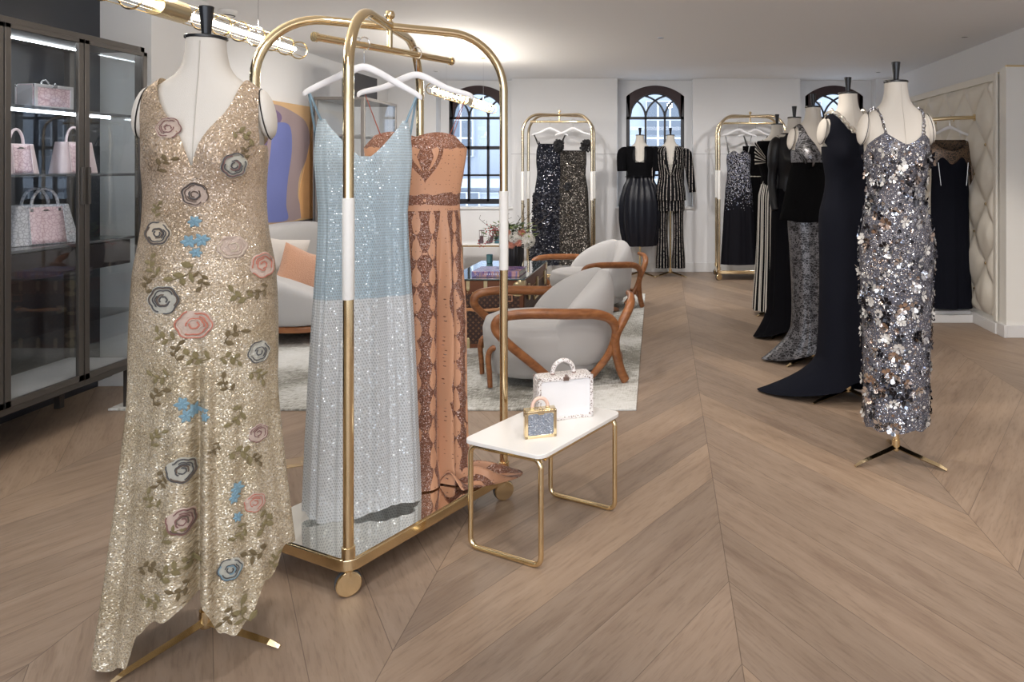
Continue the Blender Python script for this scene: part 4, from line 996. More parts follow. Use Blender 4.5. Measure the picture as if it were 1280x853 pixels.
# ---- orange strapless gown
def orange_mat():
    m, nt, b = newmat('orange_lace'); tc = N(nt,'ShaderNodeTexCoord'); sp = N(nt,'ShaderNodeSeparateXYZ'); nt.links.new(tc.outputs['UV'], sp.inputs[0])
    U_, V_ = sp.outputs['X'], sp.outputs['Y']; au = math_(nt,'ABSOLUTE', math_(nt,'SUBTRACT', U_, .035))
    def C(a, b_): 
        c = N(nt,'ShaderNodeCombineXYZ'); nt.links.new(a, c.inputs[0]); nt.links.new(b_, c.inputs[1]); return c.outputs[0]
    no = N(nt,'ShaderNodeTexNoise'); no.inputs['Scale'].default_value = 16; no.inputs['Detail'].default_value = 3; nt.links.new(C(au, V_), no.inputs['Vector'])
    # garland columns: leaf-shaped openings repeating down the skirt
    per = .062; k = math_(nt,'ABSOLUTE', math_(nt,'SUBTRACT', math_(nt,'FRACT', math_(nt,'DIVIDE', au, per)), .5))
    col = math_(nt,'FLOOR', math_(nt,'DIVIDE', au, per))
    vv = math_(nt,'FRACT', math_(nt,'ADD', math_(nt,'DIVIDE', V_, .10), math_(nt,'MULTIPLY', col, .5)))
    wid = math_(nt,'MULTIPLY', math_(nt,'SINE', math_(nt,'MULTIPLY', math_(nt,'POWER', vv, .7), pi)), .25)
    open_ = math_(nt,'LESS_THAN', math_(nt,'ADD', k, math_(nt,'MULTIPLY', math_(nt,'SUBTRACT', no.outputs['Fac'], .5), .42)), wid)
    garl = math_(nt,'SUBTRACT', 1.0, open_)
    # which columns carry lace, by a broad mirrored wave
    wv = math_(nt,'SINE', math_(nt,'ADD', math_(nt,'MULTIPLY', au, 34), 1.7)); lacecol = math_(nt,'GREATER_THAN', math_(nt,'ADD', wv, math_(nt,'MULTIPLY', math_(nt,'SINE', math_(nt,'MULTIPLY', V_, 17)), .3)), -.55)
    skirt = math_(nt,'LESS_THAN', V_, 1.19)
    s1 = math_(nt,'MULTIPLY', math_(nt,'MULTIPLY', garl, lacecol), skirt)
    # band at the top and at the hips
    top = math_(nt,'GREATER_THAN', math_(nt,'ADD', V_, math_(nt,'MULTIPLY', math_(nt,'SUBTRACT', no.outputs['Fac'], .5), .05)), 1.435)
    hip = math_(nt,'LESS_THAN', math_(nt,'ABSOLUTE', math_(nt,'ADD', math_(nt,'SUBTRACT', V_, 1.235), math_(nt,'MULTIPLY', math_(nt,'SUBTRACT', no.outputs['Fac'], .5), .04))), .022)
    # heart outline at the centre front
    hu = math_(nt,'DIVIDE', math_(nt,'SUBTRACT', au, 0.0), .062); hv = math_(nt,'DIVIDE', math_(nt,'SUBTRACT', V_, 1.375), .075)
    w = math_(nt,'SUBTRACT', hv, math_(nt,'MULTIPLY', math_(nt,'SQRT', math_(nt,'ABSOLUTE', hu)), .75))
    hr = math_(nt,'ADD', math_(nt,'MULTIPLY', hu, hu), math_(nt,'MULTIPLY', w, w))
    heart = math_(nt,'LESS_THAN', math_(nt,'ABSOLUTE', math_(nt,'SUBTRACT', hr, .92)), .30)
    core = math_(nt,'LESS_THAN', math_(nt,'ADD', math_(nt,'DIVIDE', au, .03), math_(nt,'ABSOLUTE', math_(nt,'DIVIDE', math_(nt,'SUBTRACT', V_, 1.40), .09))), 1.0)
    s = s1
    for q in (top, hip, heart, core): s = math_(nt,'MAXIMUM', s, q)
    br = math_(nt,'GREATER_THAN', no.outputs['Fac'], .36); s = math_(nt,'MULTIPLY', s, br)
    # dots
    dv = N(nt,'ShaderNodeTexVoronoi'); dv.inputs['Scale'].default_value = 62; dv.inputs['Randomness'].default_value = .35; nt.links.new(C(U_, V_), dv.inputs['Vector'])
    dot = math_(nt,'LESS_THAN', dv.outputs['Distance'], .15)
    s = math_(nt,'MAXIMUM', s, dot)
    vo = N(nt,'ShaderNodeTexVoronoi'); vo.inputs['Scale'].default_value = 420; nt.links.new(C(U_, V_), vo.inputs['Vector'])
    wn = N(nt,'ShaderNodeTexWhiteNoise'); nt.links.new(vo.outputs['Position'], wn.inputs['Vector'])
    lr = ramp(nt, [(0,srgb(112,72,56)),(.45,srgb(146,102,82)),(.78,srgb(178,140,124)),(.92,srgb(220,200,190))],'CONSTANT'); nt.links.new(wn.outputs['Value'], lr.inputs[0])
    mx = N(nt,'ShaderNodeMixRGB'); nt.links.new(s, mx.inputs[0]); mx.inputs[1].default_value = srgb(208,156,122); nt.links.new(lr.outputs[0], mx.inputs[2]); nt.links.new(mx.outputs[0], b.inputs['Base Color'])
    nt.links.new(math_(nt,'MULTIPLY', s, .55), b.inputs['Metallic']); b.inputs['Roughness'].default_value = .42; b.inputs['Sheen Weight'].default_value = .2
    g = N(nt,'ShaderNodeNewGeometry'); mn = N(nt,'ShaderNodeMix', data_type='VECTOR'); nt.links.new(s, mn.inputs[0]); nt.links.new(g.outputs['Normal'], mn.inputs[4]); nt.links.new(tilt_normal(nt, vo.outputs['Color'], .8), mn.inputs[5]); nt.links.new(mn.outputs[1], b.inputs['Normal'])
    return m
OZ = radians(14); OR = sheer(orange_mat(), (.62,.30,.14,1), .18)
hp2 = Vector(railpt(ctr.x, ctr.y, rdir, .134, RAILZ+.006)); hanger('white hanger on the near trolley carrying the orange gown', hp2, OZ)
go = thing('evening_gown', 'orange strapless gown with brown lace garlands, hanging behind the pale blue gown', 'gown', (hp2.x, hp2.y, 0), OZ, 'gowns on the near trolley')
LO = [(1.50,.196,.05,0),(1.44,.194,.062,0),(1.34,.180,.062,0),(1.24,.166,.055,0),(1.1,.170,.06,0),(.8,.178,.07,0),(.4,.180,.08,0),(.2,.186,.085,0),(.12,.20,.10,0)]
def topo(th):
    a = (th+pi) % (2*pi)-pi; s = abs(sin(a))
    if abs(a) < pi/2: return 1.478+.018*sin(pi*min(1,s*1.25))-.045*max(0,s-.75)/.25
    return 1.433
fo0 = fold_fn(31, (6,10,17), (1,.8,.5))
def fo(th, z):
    a = (th+pi) % (2*pi)-pi; w = min(1, max(0, (1.22-z)/.4))
    return fo0(th, z)*(.2+.8*w)-1.6*w*exp(-((a-.62)/.10)**2)+.9*w*exp(-((a-.80)/.10)**2)
m = gown_mesh(LO, topo, lambda th: .128, fo, lambda z: .003+.026*min(1,max(0,(1.25-z)/.5)), nth=260, nz=120, bust=.015, uscale=.19)
mk('lace_cloth', m, OR, parent=go, angle=180)
def train(u, v):       # cloth lying on the deck in waves
    a = -.55+2.6*u; r = .05+.24*v*(1+.18*sin(3.3*a)); wv = sin(23*u+3*v)
    return (.06+r*cos(a-.55)*1.05, -.02+r*sin(a-.55)*.55, .131+.032*(1+wv)*sin(pi*min(1,v*1.05))**.8*(1-.4*v))
m = M(); m.grid(train, 110, 26, uvf=lambda u, v: (u*.5, v*.2))
mk('train', m, OR, parent=go, angle=180, solid=.003)
def train2(u, v):
    a = 2.3+2.2*u; r = .05+.20*v; wv = sin(17*u+2*v)
    return (-.03+r*cos(a)*1.0, -.03+r*sin(a)*.6, .131+.022*(1+wv)*sin(pi*min(1,v*1.05))**.8*(1-.4*v))
m = M(); m.grid(train2, 80, 20, uvf=lambda u, v: (u*.5, v*.2))
mk('train', m, OR, parent=go, angle=180, solid=.003)
for s in (-1, 1):
    m = M(); tip = Vector((s*.19, 0, RAILZ-.155)); m.tube([Vector((s*.125,-.05,1.48)), tip, Vector((s*.12,.05,1.43))], .0014, 5)
    mk('hanging_loop', m, simple('rust_ribbon', srgb(150,70,50), .6) if s < 0 else bpy.data.materials['rust_ribbon'], parent=go)

# ---- rear trolleys
ya = 8.95; t1 = trolley('brass garment trolley left of the middle window, holding two dark sequin dresses', -1.245, ya, pi/2+radians(2), .80, .46, 1.995, (.975,1.31), 1.90, .33)
yb = 9.25; t2 = trolley('brass garment trolley at the back behind the right-hand row, holding the ombre gown', 1.06, yb, pi/2, .80, .46, 2.0, (.975,1.32), 1.90, .33)
S_BLK = sequin('black_silver_sequins', (.008,.009,.014,1), (.5,.52,.6,1), scale=75, tilt=1.2, frac=.55, rough=.2, metal=.5,  cols=[(0,(.02,.025,.04,1)),(.4,(.3,.32,.4,1)),(.7,(.9,.9,.95,1)),(.85,(.03,.03,.05,1))])
S_PEW = sequin('pewter_sequins', (.02,.018,.016,1), (.4,.37,.33,1), scale=110, tilt=1.2, frac=.8, rough=.25, metal=.5,  cols=[(0,(.09,.08,.07,1)),(.5,(.32,.29,.26,1)),(.8,(.7,.66,.6,1)),(.92,(.02,.02,.02,1))])
S_OMB = sequin('silver_ombre_sequins', (.006,.006,.009,1), (.72,.74,.86,1), scale=95, tilt=1.0, frac=1.0, rough=.25, metal=.4, fade=(.80,1.35), cols=[(0,(.45,.5,.72,1)),(.3,(.65,.66,.72,1)),(.7,(.30,.32,.42,1)),(.85,(.9,.9,.95,1))])
def hung(name, label, x, y, zr, rz, mat, levels, top, hem, straps=None, group='dresses on the rear trolleys', seed=1, amp=.012, extra_fn=None, part='cloth', sx=.10):
    t = thing(name, label, 'dress', (x, y, 0), rz, group)
    m = gown_mesh(levels, top, hem, fold_fn(seed), lambda z: .002+amp*min(1,max(0,(1.3-z)/.5)), nth=120, nz=60, bust=.02, uscale=.17)
    mk(part, m, mat, parent=t, angle=180)
    if straps:
        for s in (-1, 1):
            m = M(); m.tube([(s*sx, -.03, straps[0]), (s*(sx+.045), 0, straps[1]), (s*sx, .03, straps[0]-.03)], .007, 6, flat=.5); mk('strap', m, straps[2], parent=t)
    if extra_fn: extra_fn(t)
    return t
LH = [(1.66,.13,.035,0),(1.56,.155,.05,0),(1.42,.160,.06,0),(1.28,.15,.055,0),(1.1,.175,.065,0),(.6,.20,.08,0),(.12,.23,.10,0)]
RZ2 = 1.906
def vtop(zc, zs): 
    return lambda th: (zc+(zs-zc)*abs(sin(th))**1.1 if cos(th) > 0 else zs-.04)
ap = Vector((-1.36, ya, RZ2)); hanger('white hanger on the rear left trolley, holding the black dress with silver sequins', ap, .1, group='hangers on the rear trolleys')
def ruffles(t):
    m = M(); R = random.Random(5)
    for k in range(700):
        z = R.uniform(.2, 1.05); th = R.uniform(-1.7, 1.7); rx, ry, cy = interp(LH, z); p = ring_pt(th, rx+.006, ry+.006, cy, z, 0)
        petal_flower(m, p, Vector((p.x*.5+R.uniform(-.3,.3), -1, R.uniform(-.4,.4))), R.uniform(.012,.024), R, 4)
    mk('ruffle_petals', m, simple('navy_petals', (.006,.007,.014,1), .4, .2), parent=t, smooth=False, kind='stuff')
hung('sequin_dress', 'black dress with silver sequins and dark petals, hanging left on the rear left trolley', ap.x, ya, 0, .1, S_BLK, LH, vtop(1.50,1.68), .20, (1.66,1.75,BLACKP), seed=3, extra_fn=ruffles, sx=.14)
bp_ = Vector((-1.08, ya-.02, RZ2)); hanger('white hanger on the rear left trolley, holding the pewter dress', bp_, -.08, group='hangers on the rear trolleys')
def shoulders(t):
    for s in (-1, 1):
        m = M(); R = random.Random(7+s)
        for k in range(26):
            p = Vector((s*.155+R.uniform(-.035,.035), -.03+R.uniform(-.02,.02), 1.61+R.uniform(-.06,.05))); petal_flower(m, p, Vector((R.uniform(-.5,.5), -1, R.uniform(-.3,.8))), R.uniform(.03,.045), R, 5)
        mk('shoulder_flower', m, simple('black_petals',(.006,.006,.008,1),.7) if s < 0 else bpy.data.materials['black_petals'], parent=t, smooth=False)
    m = M(); R = random.Random(3)
    for k in range(12): petal_flower(m, Vector((-.06+R.uniform(-.02,.02), -.07, 1.13+R.uniform(-.02,.02))), Vector((R.uniform(-.5,.5),-1,R.uniform(-.4,.4))), .035, R, 5)
    mk('waist_flower', m, bpy.data.materials['black_petals'], parent=t, smooth=False)
hung('sequin_dress', 'pewter sequin dress with black shoulder flowers, hanging on the rear left trolley', bp_.x, ya-.02, 0, -.08, S_PEW, LH, vtop(1.38,1.60), .20, None, seed=8, extra_fn=shoulders)
cp = Vector((.915, yb-.03, RZ2)); hanger('white hanger on the rear right trolley, holding the silver ombre gown', cp, 0, group='hangers on the rear trolleys')
hung('sequin_dress', 'long gown fading from silver sequins to black, hanging on the rear right trolley', cp.x, yb-.03, 0, 0, S_OMB, [(1.58,.135,.05,0),(1.45,.15,.06,0),(1.3,.14,.055,0),(1.1,.16,.065,0),(.6,.185,.08,0),(.16,.21,.10,0)], lambda th: 1.52+.04*sin(pi*min(1,abs(sin(th))*1.2)) if cos(th)>0 else 1.46, .17, (1.54,1.745,BLACKP), seed=4, sx=.115)
dp = Vector((1.13, yb+.03, RZ2)); hanger('white hanger on the rear right trolley, holding the black velvet gown', dp, 0, group='hangers on the rear trolleys')
def belt(t):
    m = M(); chain_along(m, [(-.155+.31*k/60, -.075+.02*abs(k/30-1), 1.245+.012*(k/30-1)**2) for k in range(61)], .010, .0035); mk('chain_belt', m, bpy.data.materials['pearl_silver'], parent=t)
hung('velvet_gown', 'plain black velvet gown with thin silver chain belt, beside the silver ombre gown', dp.x, yb+.03, 0, 0, VELV, [(1.6,.16,.05,0),(1.4,.155,.06,0),(1.3,.15,.055,0),(1.1,.17,.065,0),(.6,.18,.08,0),(.2,.19,.10,0)], 1.62, .20, (1.62,1.745,BLACKP), seed=6, extra_fn=belt)

# ---- rail and gown in the right niche
rr = thing('wall_rail', 'curved brass hanging rail reaching out from the tufted ivory panel', 'clothes rail', (0,0,0))
def rp(x, y, z): return (x, y, z)
A = atD(1240, 147, 6.55); m = M()
m.tube([(QX-.02, 6.55, A.z+.0), (2.5, 6.55, A.z-.005), (2.3, 6.58, A.z-.02), (2.05, 6.7, A.z-.03), (1.95, 6.95, A.z-.03), (1.95, 7.4, A.z-.03)], .016, 12); mk('rail', m, GOLDS, parent=rr)
m = M(); m.lathe([(.03,0),(.03,.012),(.02,.016)], 20); m.xform(Matrix.Translation((QX-.034, 6.55, A.z)) @ Matrix.Rotation(pi/2, 4, 'Y')); mk('wall_flange', m, GOLD, parent=rr)
gx, gy = (1184-CX)/FPX*6.66, 6.66
hg = hanger('white hanger on the curved brass rail, holding the black gown with lace top', (gx, 6.60, A.z+.0), 0, half=.22, drop=.175, group=None)
t = thing('evening_gown', 'long black column gown under a brown lace jacket, hanging against the tufted panel', 'gown', (gx, 6.60, 0), 0)
m = gown_mesh([(1.46,.165,.05,0),(1.3,.16,.06,0),(1.15,.165,.06,0),(.6,.172,.07,0),(.1,.195,.085,0)], lambda th: 1.415-.03*cos(6*th) if cos(th) > 0 else 1.36, .125, fold_fn(41), lambda z: .002+.01*max(0,1.1-z), nth=120, nz=60, bust=.02)
mk('black_column', m, NAVY, parent=t, angle=180)
BL = lace('brown_lace', (.02,.014,.010,1), (.16,.105,.07,1), 40, .09)
m = gown_mesh([(1.62,.09,.03,0),(1.58,.17,.04,0),(1.5,.20,.055,0),(1.38,.19,.05,0)], lambda th: 1.60-.10*max(0,cos(th))**3, 1.37, nth=90, nz=20, bust=0)
m.tube(crom([(.17,.02,1.56),(.20,.03,1.4),(.215,.03,1.2),(.22,.03,1.0)], 6), [.04-.0009*k for k in range(19)], 10)
for i, p in enumerate(m.v): m.uv.setdefault(i, (p[0], p[2]))
mk('lace_jacket', m, BL, parent=t, angle=180)
for s in (-1,1):
    m = M(); m.tube([(s*.13,-.08,1.40),(s*.11-.0,-.09,1.20)], .003, 5); mk('ribbon', m, simple('silver_ribbon',(.5,.5,.5,1),.3,.5) if s<0 else bpy.data.materials['silver_ribbon'], parent=t)
# ------------------------------------------------------------------ low white table and the two case bags
def low_table(name, label, cx, cy, rz, W, L, H, r=.0095, group=None):
    t = thing(name, label, 'side table', (cx, cy, 0), rz, group)
    m = M(); slab(m, rounded_rect(W+.02, L+.02, .035), H-.014, H); mk('tabletop', m, WHITE, parent=t, bevel=.002)
    for s in (-1, 1):        # a closed tube loop under each end
        rr = .03; y = s*(L/2-.012); pts = []
        for (sx, sz, a0) in ((1,1,0),(-1,1,90),(-1,-1,180),(1,-1,270)):
            for k in range(6):
                a = radians(a0+90*k/5); zc = (H-.014-r-rr) if sz > 0 else (r+rr)
                pts.append((sx*(W/2-r-rr)+rr*cos(a), y, zc+rr*sin(a)))
        m = M(); m.tube(pts, r, 12, closed=True, up=(0,1,0)); mk('leg_loop', m, GOLD, parent=t)
    m = M()
    for s in (-1, 1): m.tube([(s*(W/2-r), -L/2+.03, H-.014-r), (s*(W/2-r), L/2-.03, H-.014-r)], r*.9, 10)
    mk('side_rail', m, GOLD, parent=t)
    return t
TA = Vector(at(588,684,0)); TB = Vector(at(678,712,0)); TC = Vector(at(769,641,0))
tc_ = (TA+TC)/2; e1 = TB-TA; e2 = TC-TB
tang = math.atan2(e2.y, e2.x)-pi/2; TABH = .392
tab = low_table('low_table', 'small white-topped table with brass tube legs in front, holding two case bags', tc_.x, tc_.y, tang, e1.length+.01, e2.length+.03, TABH)
def croc(name, c, c2, sc=55, metal=0):
    m, nt, b = newmat(name); tc = N(nt,'ShaderNodeTexCoord')
    v = N(nt,'ShaderNodeTexVoronoi'); v.feature = 'DISTANCE_TO_EDGE'; v.inputs['Scale'].default_value = sc; nt.links.new(tc.outputs['Object'], v.inputs['Vector'])
    r = ramp(nt, [(0, c2), (.12, c)]); nt.links.new(v.outputs['Distance'], r.inputs[0]); nt.links.new(r.outputs[0], b.inputs['Base Color'])
    bp = N(nt,'ShaderNodeBump'); bp.inputs['Strength'].default_value = .5; bp.inputs['Distance'].default_value = .003; nt.links.new(v.outputs['Distance'], bp.inputs['Height']); nt.links.new(bp.outputs[0], b.inputs['Normal'])
    b.inputs['Roughness'].default_value = .3; b.inputs['Metallic'].default_value = metal; return m
SNAKE = lace('python_trim', (.62,.58,.55,1), (.10,.08,.075,1), 0, 0)
def spotty(name, c, c2, sc):
    m, nt, b = newmat(name); tc = N(nt,'ShaderNodeTexCoord'); v = N(nt,'ShaderNodeTexVoronoi'); v.inputs['Scale'].default_value = sc; nt.links.new(tc.outputs['Object'], v.inputs['Vector'])
    r = ramp(nt, [(.0, c2), (.30, c2), (.42, c)]); nt.links.new(v.outputs['Distance'], r.inputs[0]); nt.links.new(r.outputs[0], b.inputs['Base Color']); b.inputs['Roughness'].default_value = .35; return m
SNAKE = spotty('python_trim_scales', (.74,.71,.70,1), (.28,.23,.21,1), 130)
def case_bag(name, label, loc, rz, W, H, D, body, trim, corner, handle, hr=.030, hth=.0065, front=None, frame=.010):
    t = thing(name, label, 'handbag', loc, rz)
    m = M(); m.cbox(0, 0, H/2, W-.006, D-.004, H-.004); mk('body', m, body, parent=t, bevel=.004)
    if front:
        m = M(); m.cbox(0, -D/2-.0005, H/2, W-2*frame, .004, H-2*frame); mk('front_panel', m, front, parent=t, bevel=.001)
    m = M(); f = frame
    for y in (-D/2, D/2):
        m.cbox(0, y, f/2, W, .008, f); m.cbox(0, y, H-f/2, W, .008, f); m.cbox(-W/2+f/2, y, H/2, f, .008, H); m.cbox(W/2-f/2, y, H/2, f, .008, H)
    mk('edge_trim', m, trim, parent=t, bevel=.002)
    m = M(); m.cbox(0, 0, H, W*.96, D*.86, .003); m.cbox(-W/2, 0, H/2, .003, D*.8, H*.9); m.cbox(W/2, 0, H/2, .003, D*.8, H*.9); mk('side_band', m, trim, parent=t, bevel=.001)
    for sx in (-1, 1):
        for sy in (-1, 1):
            for sz in (0, 1):
                m = M(); m.cbox(sx*(W/2-.008), sy*(D/2-.004), (H-.008 if sz else .008), .018, .014, .018); mk('corner_cap', m, corner, parent=t, bevel=.005)
    m = M(); m.tube([(hr*cos(a)*1.0, 0, H+.006+hr*1.15*sin(a)) for a in [pi*k/20 for k in range(21)]], hth, 12); mk('handle', m, handle, parent=t)
    m = M()
    for s in (-1, 1): m.cbox(s*hr, 0, H+.004, .014, .018, .010)
    mk('handle_mount', m, corner, parent=t, bevel=.002)
    m = M(); m.cbox(0, -D/2-.004, H-.006, .022, .008, .016); m.lathe([(.006,0),(.006,.006),(.004,.008)], 14, c=(0,-D/2-.004,H+.002)); mk('clasp', m, corner, parent=t, bevel=.002)
    return t
WP = simple('white_glossy_hide', (.80,.80,.82,1), .25, coat=.4)
PALEP = simple('pale_pink_leather', srgb(228,196,180), .5)
b1_ = atD(703, 524, 3.02); bp1 = at(704, 524, TABH)
case_bag('case_bag', 'white hard-sided case bag with python trim, at the back of the low table', (bp1[0]-.005, bp1[1]+.035, TABH), radians(22), .216, .163, .085, WP, SNAKE, simple('rose_steel',(.42,.33,.30,1),.2,1), SNAKE, hr=.042, hth=.0085, frame=.012)
bp2 = at(675, 545, TABH)
GLIT = sequin('silver_glitter', (.20,.22,.26,1), (.7,.72,.8,1), scale=260, tilt=1.1, frac=.9, rough=.2, metal=.5, uv=False, cols=[(0,(.42,.5,.6,1)),(.4,(.75,.8,.88,1)),(.7,(.16,.2,.26,1)),(.88,(1,1,1,1))])
case_bag('mini_case_bag', 'tiny gold-framed case bag with silver glitter front and blush handle, before the white case bag', (bp2[0], bp2[1]+.0, TABH), radians(18), .112, .098, .042, GOLD, GOLD, GOLD, PALEP, hr=.028, hth=.0062, front=GLIT, frame=.011)
# ------------------------------------------------------------------ rug
def rug_mat():
    m, nt, b = newmat('distressed_rug'); tc = N(nt,'ShaderNodeTexCoord')
    def nz(sc, det, src=tc.outputs['Object'], mp=None):
        n = N(nt,'ShaderNodeTexNoise'); n.inputs['Scale'].default_value = sc; n.inputs['Detail'].default_value = det
        if mp: q = N(nt,'ShaderNodeMapping'); q.inputs['Scale'].default_value = mp; nt.links.new(src, q.inputs[0]); src = q.outputs[0]
        nt.links.new(src, n.inputs['Vector']); return n.outputs['Fac']
    a = nz(3, 6, mp=(6,40,1)); c = nz(3, 6, mp=(40,6,1)); d = nz(1.6, 5); e = nz(60, 2)
    s = math_(nt,'ADD', math_(nt,'MULTIPLY', a, .35), math_(nt,'MULTIPLY', c, .2)); s = math_(nt,'ADD', s, math_(nt,'MULTIPLY', d, .45))
    r = ramp(nt, [(.42, srgb(128,126,118)), (.48, srgb(178,177,170)), (.53, srgb(206,206,202)), (.7, srgb(226,227,226))]); nt.links.new(s, r.inputs[0]); nt.links.new(r.outputs[0], b.inputs['Base Color']); b.inputs['Roughness'].default_value = .95
    bp = N(nt,'ShaderNodeBump'); bp.inputs['Strength'].default_value = .6; bp.inputs['Distance'].default_value = .004; nt.links.new(math_(nt,'ADD', e, a), bp.inputs['Height']); nt.links.new(bp.outputs[0], b.inputs['Normal'])
    return m
m = M(); slab(m, [(-.155,4.19),(-.20,8.0),(-3.1,8.0),(-3.1,4.19)][::-1], .001, .013)
o = mk('area_rug', m, rug_mat(), smooth=False, bevel=.003); props(o, 'large pale grey distressed rug on the oak floor under the armchairs and trunk', 'rug')
# ------------------------------------------------------------------ armchairs (front towards -y local)
def armchair(label, x, y, rz, sc=1.0):
    t = thing('armchair', label, 'armchair', (x, y, .013), rz, 'grey armchairs around the trunk', sc)
    # seat: soft rounded drum, deeper at the bottom back
    m = M()
    def S(u, v):
        a = 2*pi*u; 
        prof = [(.05,.27),(.08,.36),(.20,.395),(.33,.405),(.39,.385),(.415,.32),(.425,.18),(.428,.0)]
        i = v*(len(prof)-1); k = min(int(i), len(prof)-2); f = i-k
        z = prof[k][0]+(prof[k+1][0]-prof[k][0])*f; r = prof[k][1]+(prof[k+1][1]-prof[k][1])*f
        s = lambda w: math.copysign(abs(w)**.85, w)
        return (r*.92*s(cos(a)), -.03+r*s(sin(a)), z+.02*(1 if z > .3 else 0)*-sin(a))
    m.grid(S, 48, 28, cu=True); m.face(list(range(48))[::-1]); mk('seat', m, FAB, parent=t, angle=180)
    # back: two full lobes that meet in a seam and wrap round the sides
    for s in (-1, 1):
        m = M()
        def Bk(u, v):
            # u round the cross-section, v along from centre seam to side tip
            a = 2*pi*u; ph = v*radians(98)
            R0 = .335; cx_, cy_ = s*R0*sin(ph), -.02+R0*1.06*cos(ph)
            nx_, ny_ = s*sin(ph), cos(ph)
            topz = .715-.30*(v**2.0)*1.0; botz = .09+.05*v
            zc = (topz+botz)/2; hz = (topz-botz)/2; th = (.088*(1-v**5)**.5+.0)*(.70+.5*sin(pi*min(1,(v+.10)))) 
            hz = hz*(1-v**9)**.5
            e = lambda w: math.copysign(abs(w)**.75, w)
            lean = .10*max(0, (zc+hz*e(sin(a)))-.35)*cos(ph)
            pinch = 1-.45*exp(-(v/.09)**2)
            return (cx_+nx_*th*e(cos(a))*pinch, cy_+ny_*th*e(cos(a))*pinch+lean, zc+hz*e(sin(a))*(1-.04*exp(-(v/.09)**2)))
        m.grid(Bk, 32, 40, cu=True); m.face(list(range(32))); m.face([32*40+i for i in range(32)][::-1])
        mk('back_cushion', m, FAB, parent=t, angle=180)
    for s in (-1, 1):
        arm = crom([(s*.33,.10,.012),(s*.405,-.05,.07),(s*.455,-.22,.22),(s*.470,-.38,.37),(s*.462,-.435,.45),(s*.465,-.40,.508),(s*.475,-.25,.522),(s*.485,.0,.505),(s*.470,.20,.485),(s*.44,.31,.43),(s*.40,.345,.33),(s*.37,.30,.19),(s*.34,.20,.06)], 7)
        n = len(arm); m = M(); m.tube(arm, [.024+.006*sin(pi*k/n)+.005*exp(-((k/n-.6)/.12)**2) for k in range(n)], 12, flat=.85); mk('arm_frame', m, WOOD, parent=t)
        br = crom([(s*.20,.50,.565),(s*.31,.485,.55),(s*.385,.445,.50),(s*.405,.395,.42),(s*.40,.35,.33),(s*.385,.35,.24),(s*.36,.39,.10),(s*.345,.43,.014)], 7); n = len(br)
        m = M(); m.tube(br, [.020+.016*min(1,k/12)-.006*abs(k/n-.35) for k in range(n)], 12, flat=.85); mk('rear_leg', m, WOOD, parent=t)
        fl = crom([(s*.19,-.34,.27),(s*.17,-.41,.255),(s*.17,-.432,.20),(s*.17,-.425,.10),(s*.17,-.42,.012)], 7); n = len(fl)
        m = M(); m.tube(fl, [.020-.004*k/n for k in range(n)], 12); mk('front_leg', m, WOOD, parent=t)
    m = M(); m.tube(crom([(-.36,.39,.10),(-.2,.44,.15),(0,.455,.165),(.2,.44,.15),(.36,.39,.10)], 6), .018, 10); mk('rear_stretcher', m, WOOD, parent=t)
    return t
# local -y is the front
armchair('pale grey armchair with curved walnut frame nearest the camera, seen from its side and back', -.745, 4.86, radians(-68), .95)
armchair('pale grey armchair with curved walnut arms further back, showing its seat and split back cushion', -.70, 7.2, radians(-48), .89)
# ------------------------------------------------------------------ sofa with two cushions
st = thing('sofa', 'light grey sofa with rounded arm on a walnut base, against the wall under the painting', 'sofa', (-3.0, 6.48, .013))
m = M(); slab(m, rounded_rect(.92, 1.72, .25, 8), .10, .145); mk('base_plinth', m, WOOD, parent=st, bevel=.01)
for (sx, sy) in ((-.3,-.65),(.3,-.65),(-.3,.65),(.3,.65)):
    m = M(); m.lathe([(.022,0),(.03,.10)], 16, c=(sx,sy,0)); mk('leg', m, WOOD, parent=st)
def pillow_box(m, cx, cy, cz, rx, ry, rz, e=.35): m.ball((cx,cy,cz), rx, ry, rz, 40, 20, e)
m = M(); pillow_box(m, .05, 0, .27, .42, .72, .13, .3); mk('seat_cushion', m, FAB, parent=st, angle=180)
m = M(); pillow_box(m, -.36, 0, .50, .15, .84, .35, .4); mk('backrest', m, FAB, parent=st, angle=180)
for s in (-1, 1):
    m = M(); pillow_box(m, 0, s*.76, .335, .45, .12, .195, .45); m.v = [(x, y, .145+(z-.145)*(1-.42*(x/.45)*max(0,(z-.145)/.4))) for x, y, z in m.v]; mk('arm', m, FAB, parent=st, angle=180)
def cushion(label, p, rot, w, mt):
    m = M()
    def C(u, v, s):
        x = (u-.5)*2; z = (v-.5)*2; k = (1-abs(x)**2.6)*(1-abs(z)**2.6); pin = 1-.10*(1-abs(x))*abs(z)**3-.10*(1-abs(z))*abs(x)**3
        return (x*w/2*pin, s*.075*max(0,k)**.5, z*w/2*pin)
    m.grid(lambda u, v: C(u, v, 1), 22, 22); m.grid(lambda u, v: C(1-u, v, -1), 22, 22)
    o = mk('cushion', m, mt, angle=180); o.location = p; o.rotation_euler = rot; return props(o, label, 'cushion', 'cushions on the sofa')
cushion('light grey square cushion on the sofa, left of the orange one', (-3.10, 6.0, .585), (radians(-14), radians(8), radians(20)), .44, simple('oat_fabric', (.50,.46,.42,1), .95, bump=.3, bscale=200))
cushion('burnt orange fuzzy cushion on the sofa, right of the grey one', (-2.86, 5.94, .50), (radians(-10), radians(24), radians(52)), .42, simple('boucle_orange', srgb(186,140,112), .98, bump=.9, bscale=140, sheen=.5))
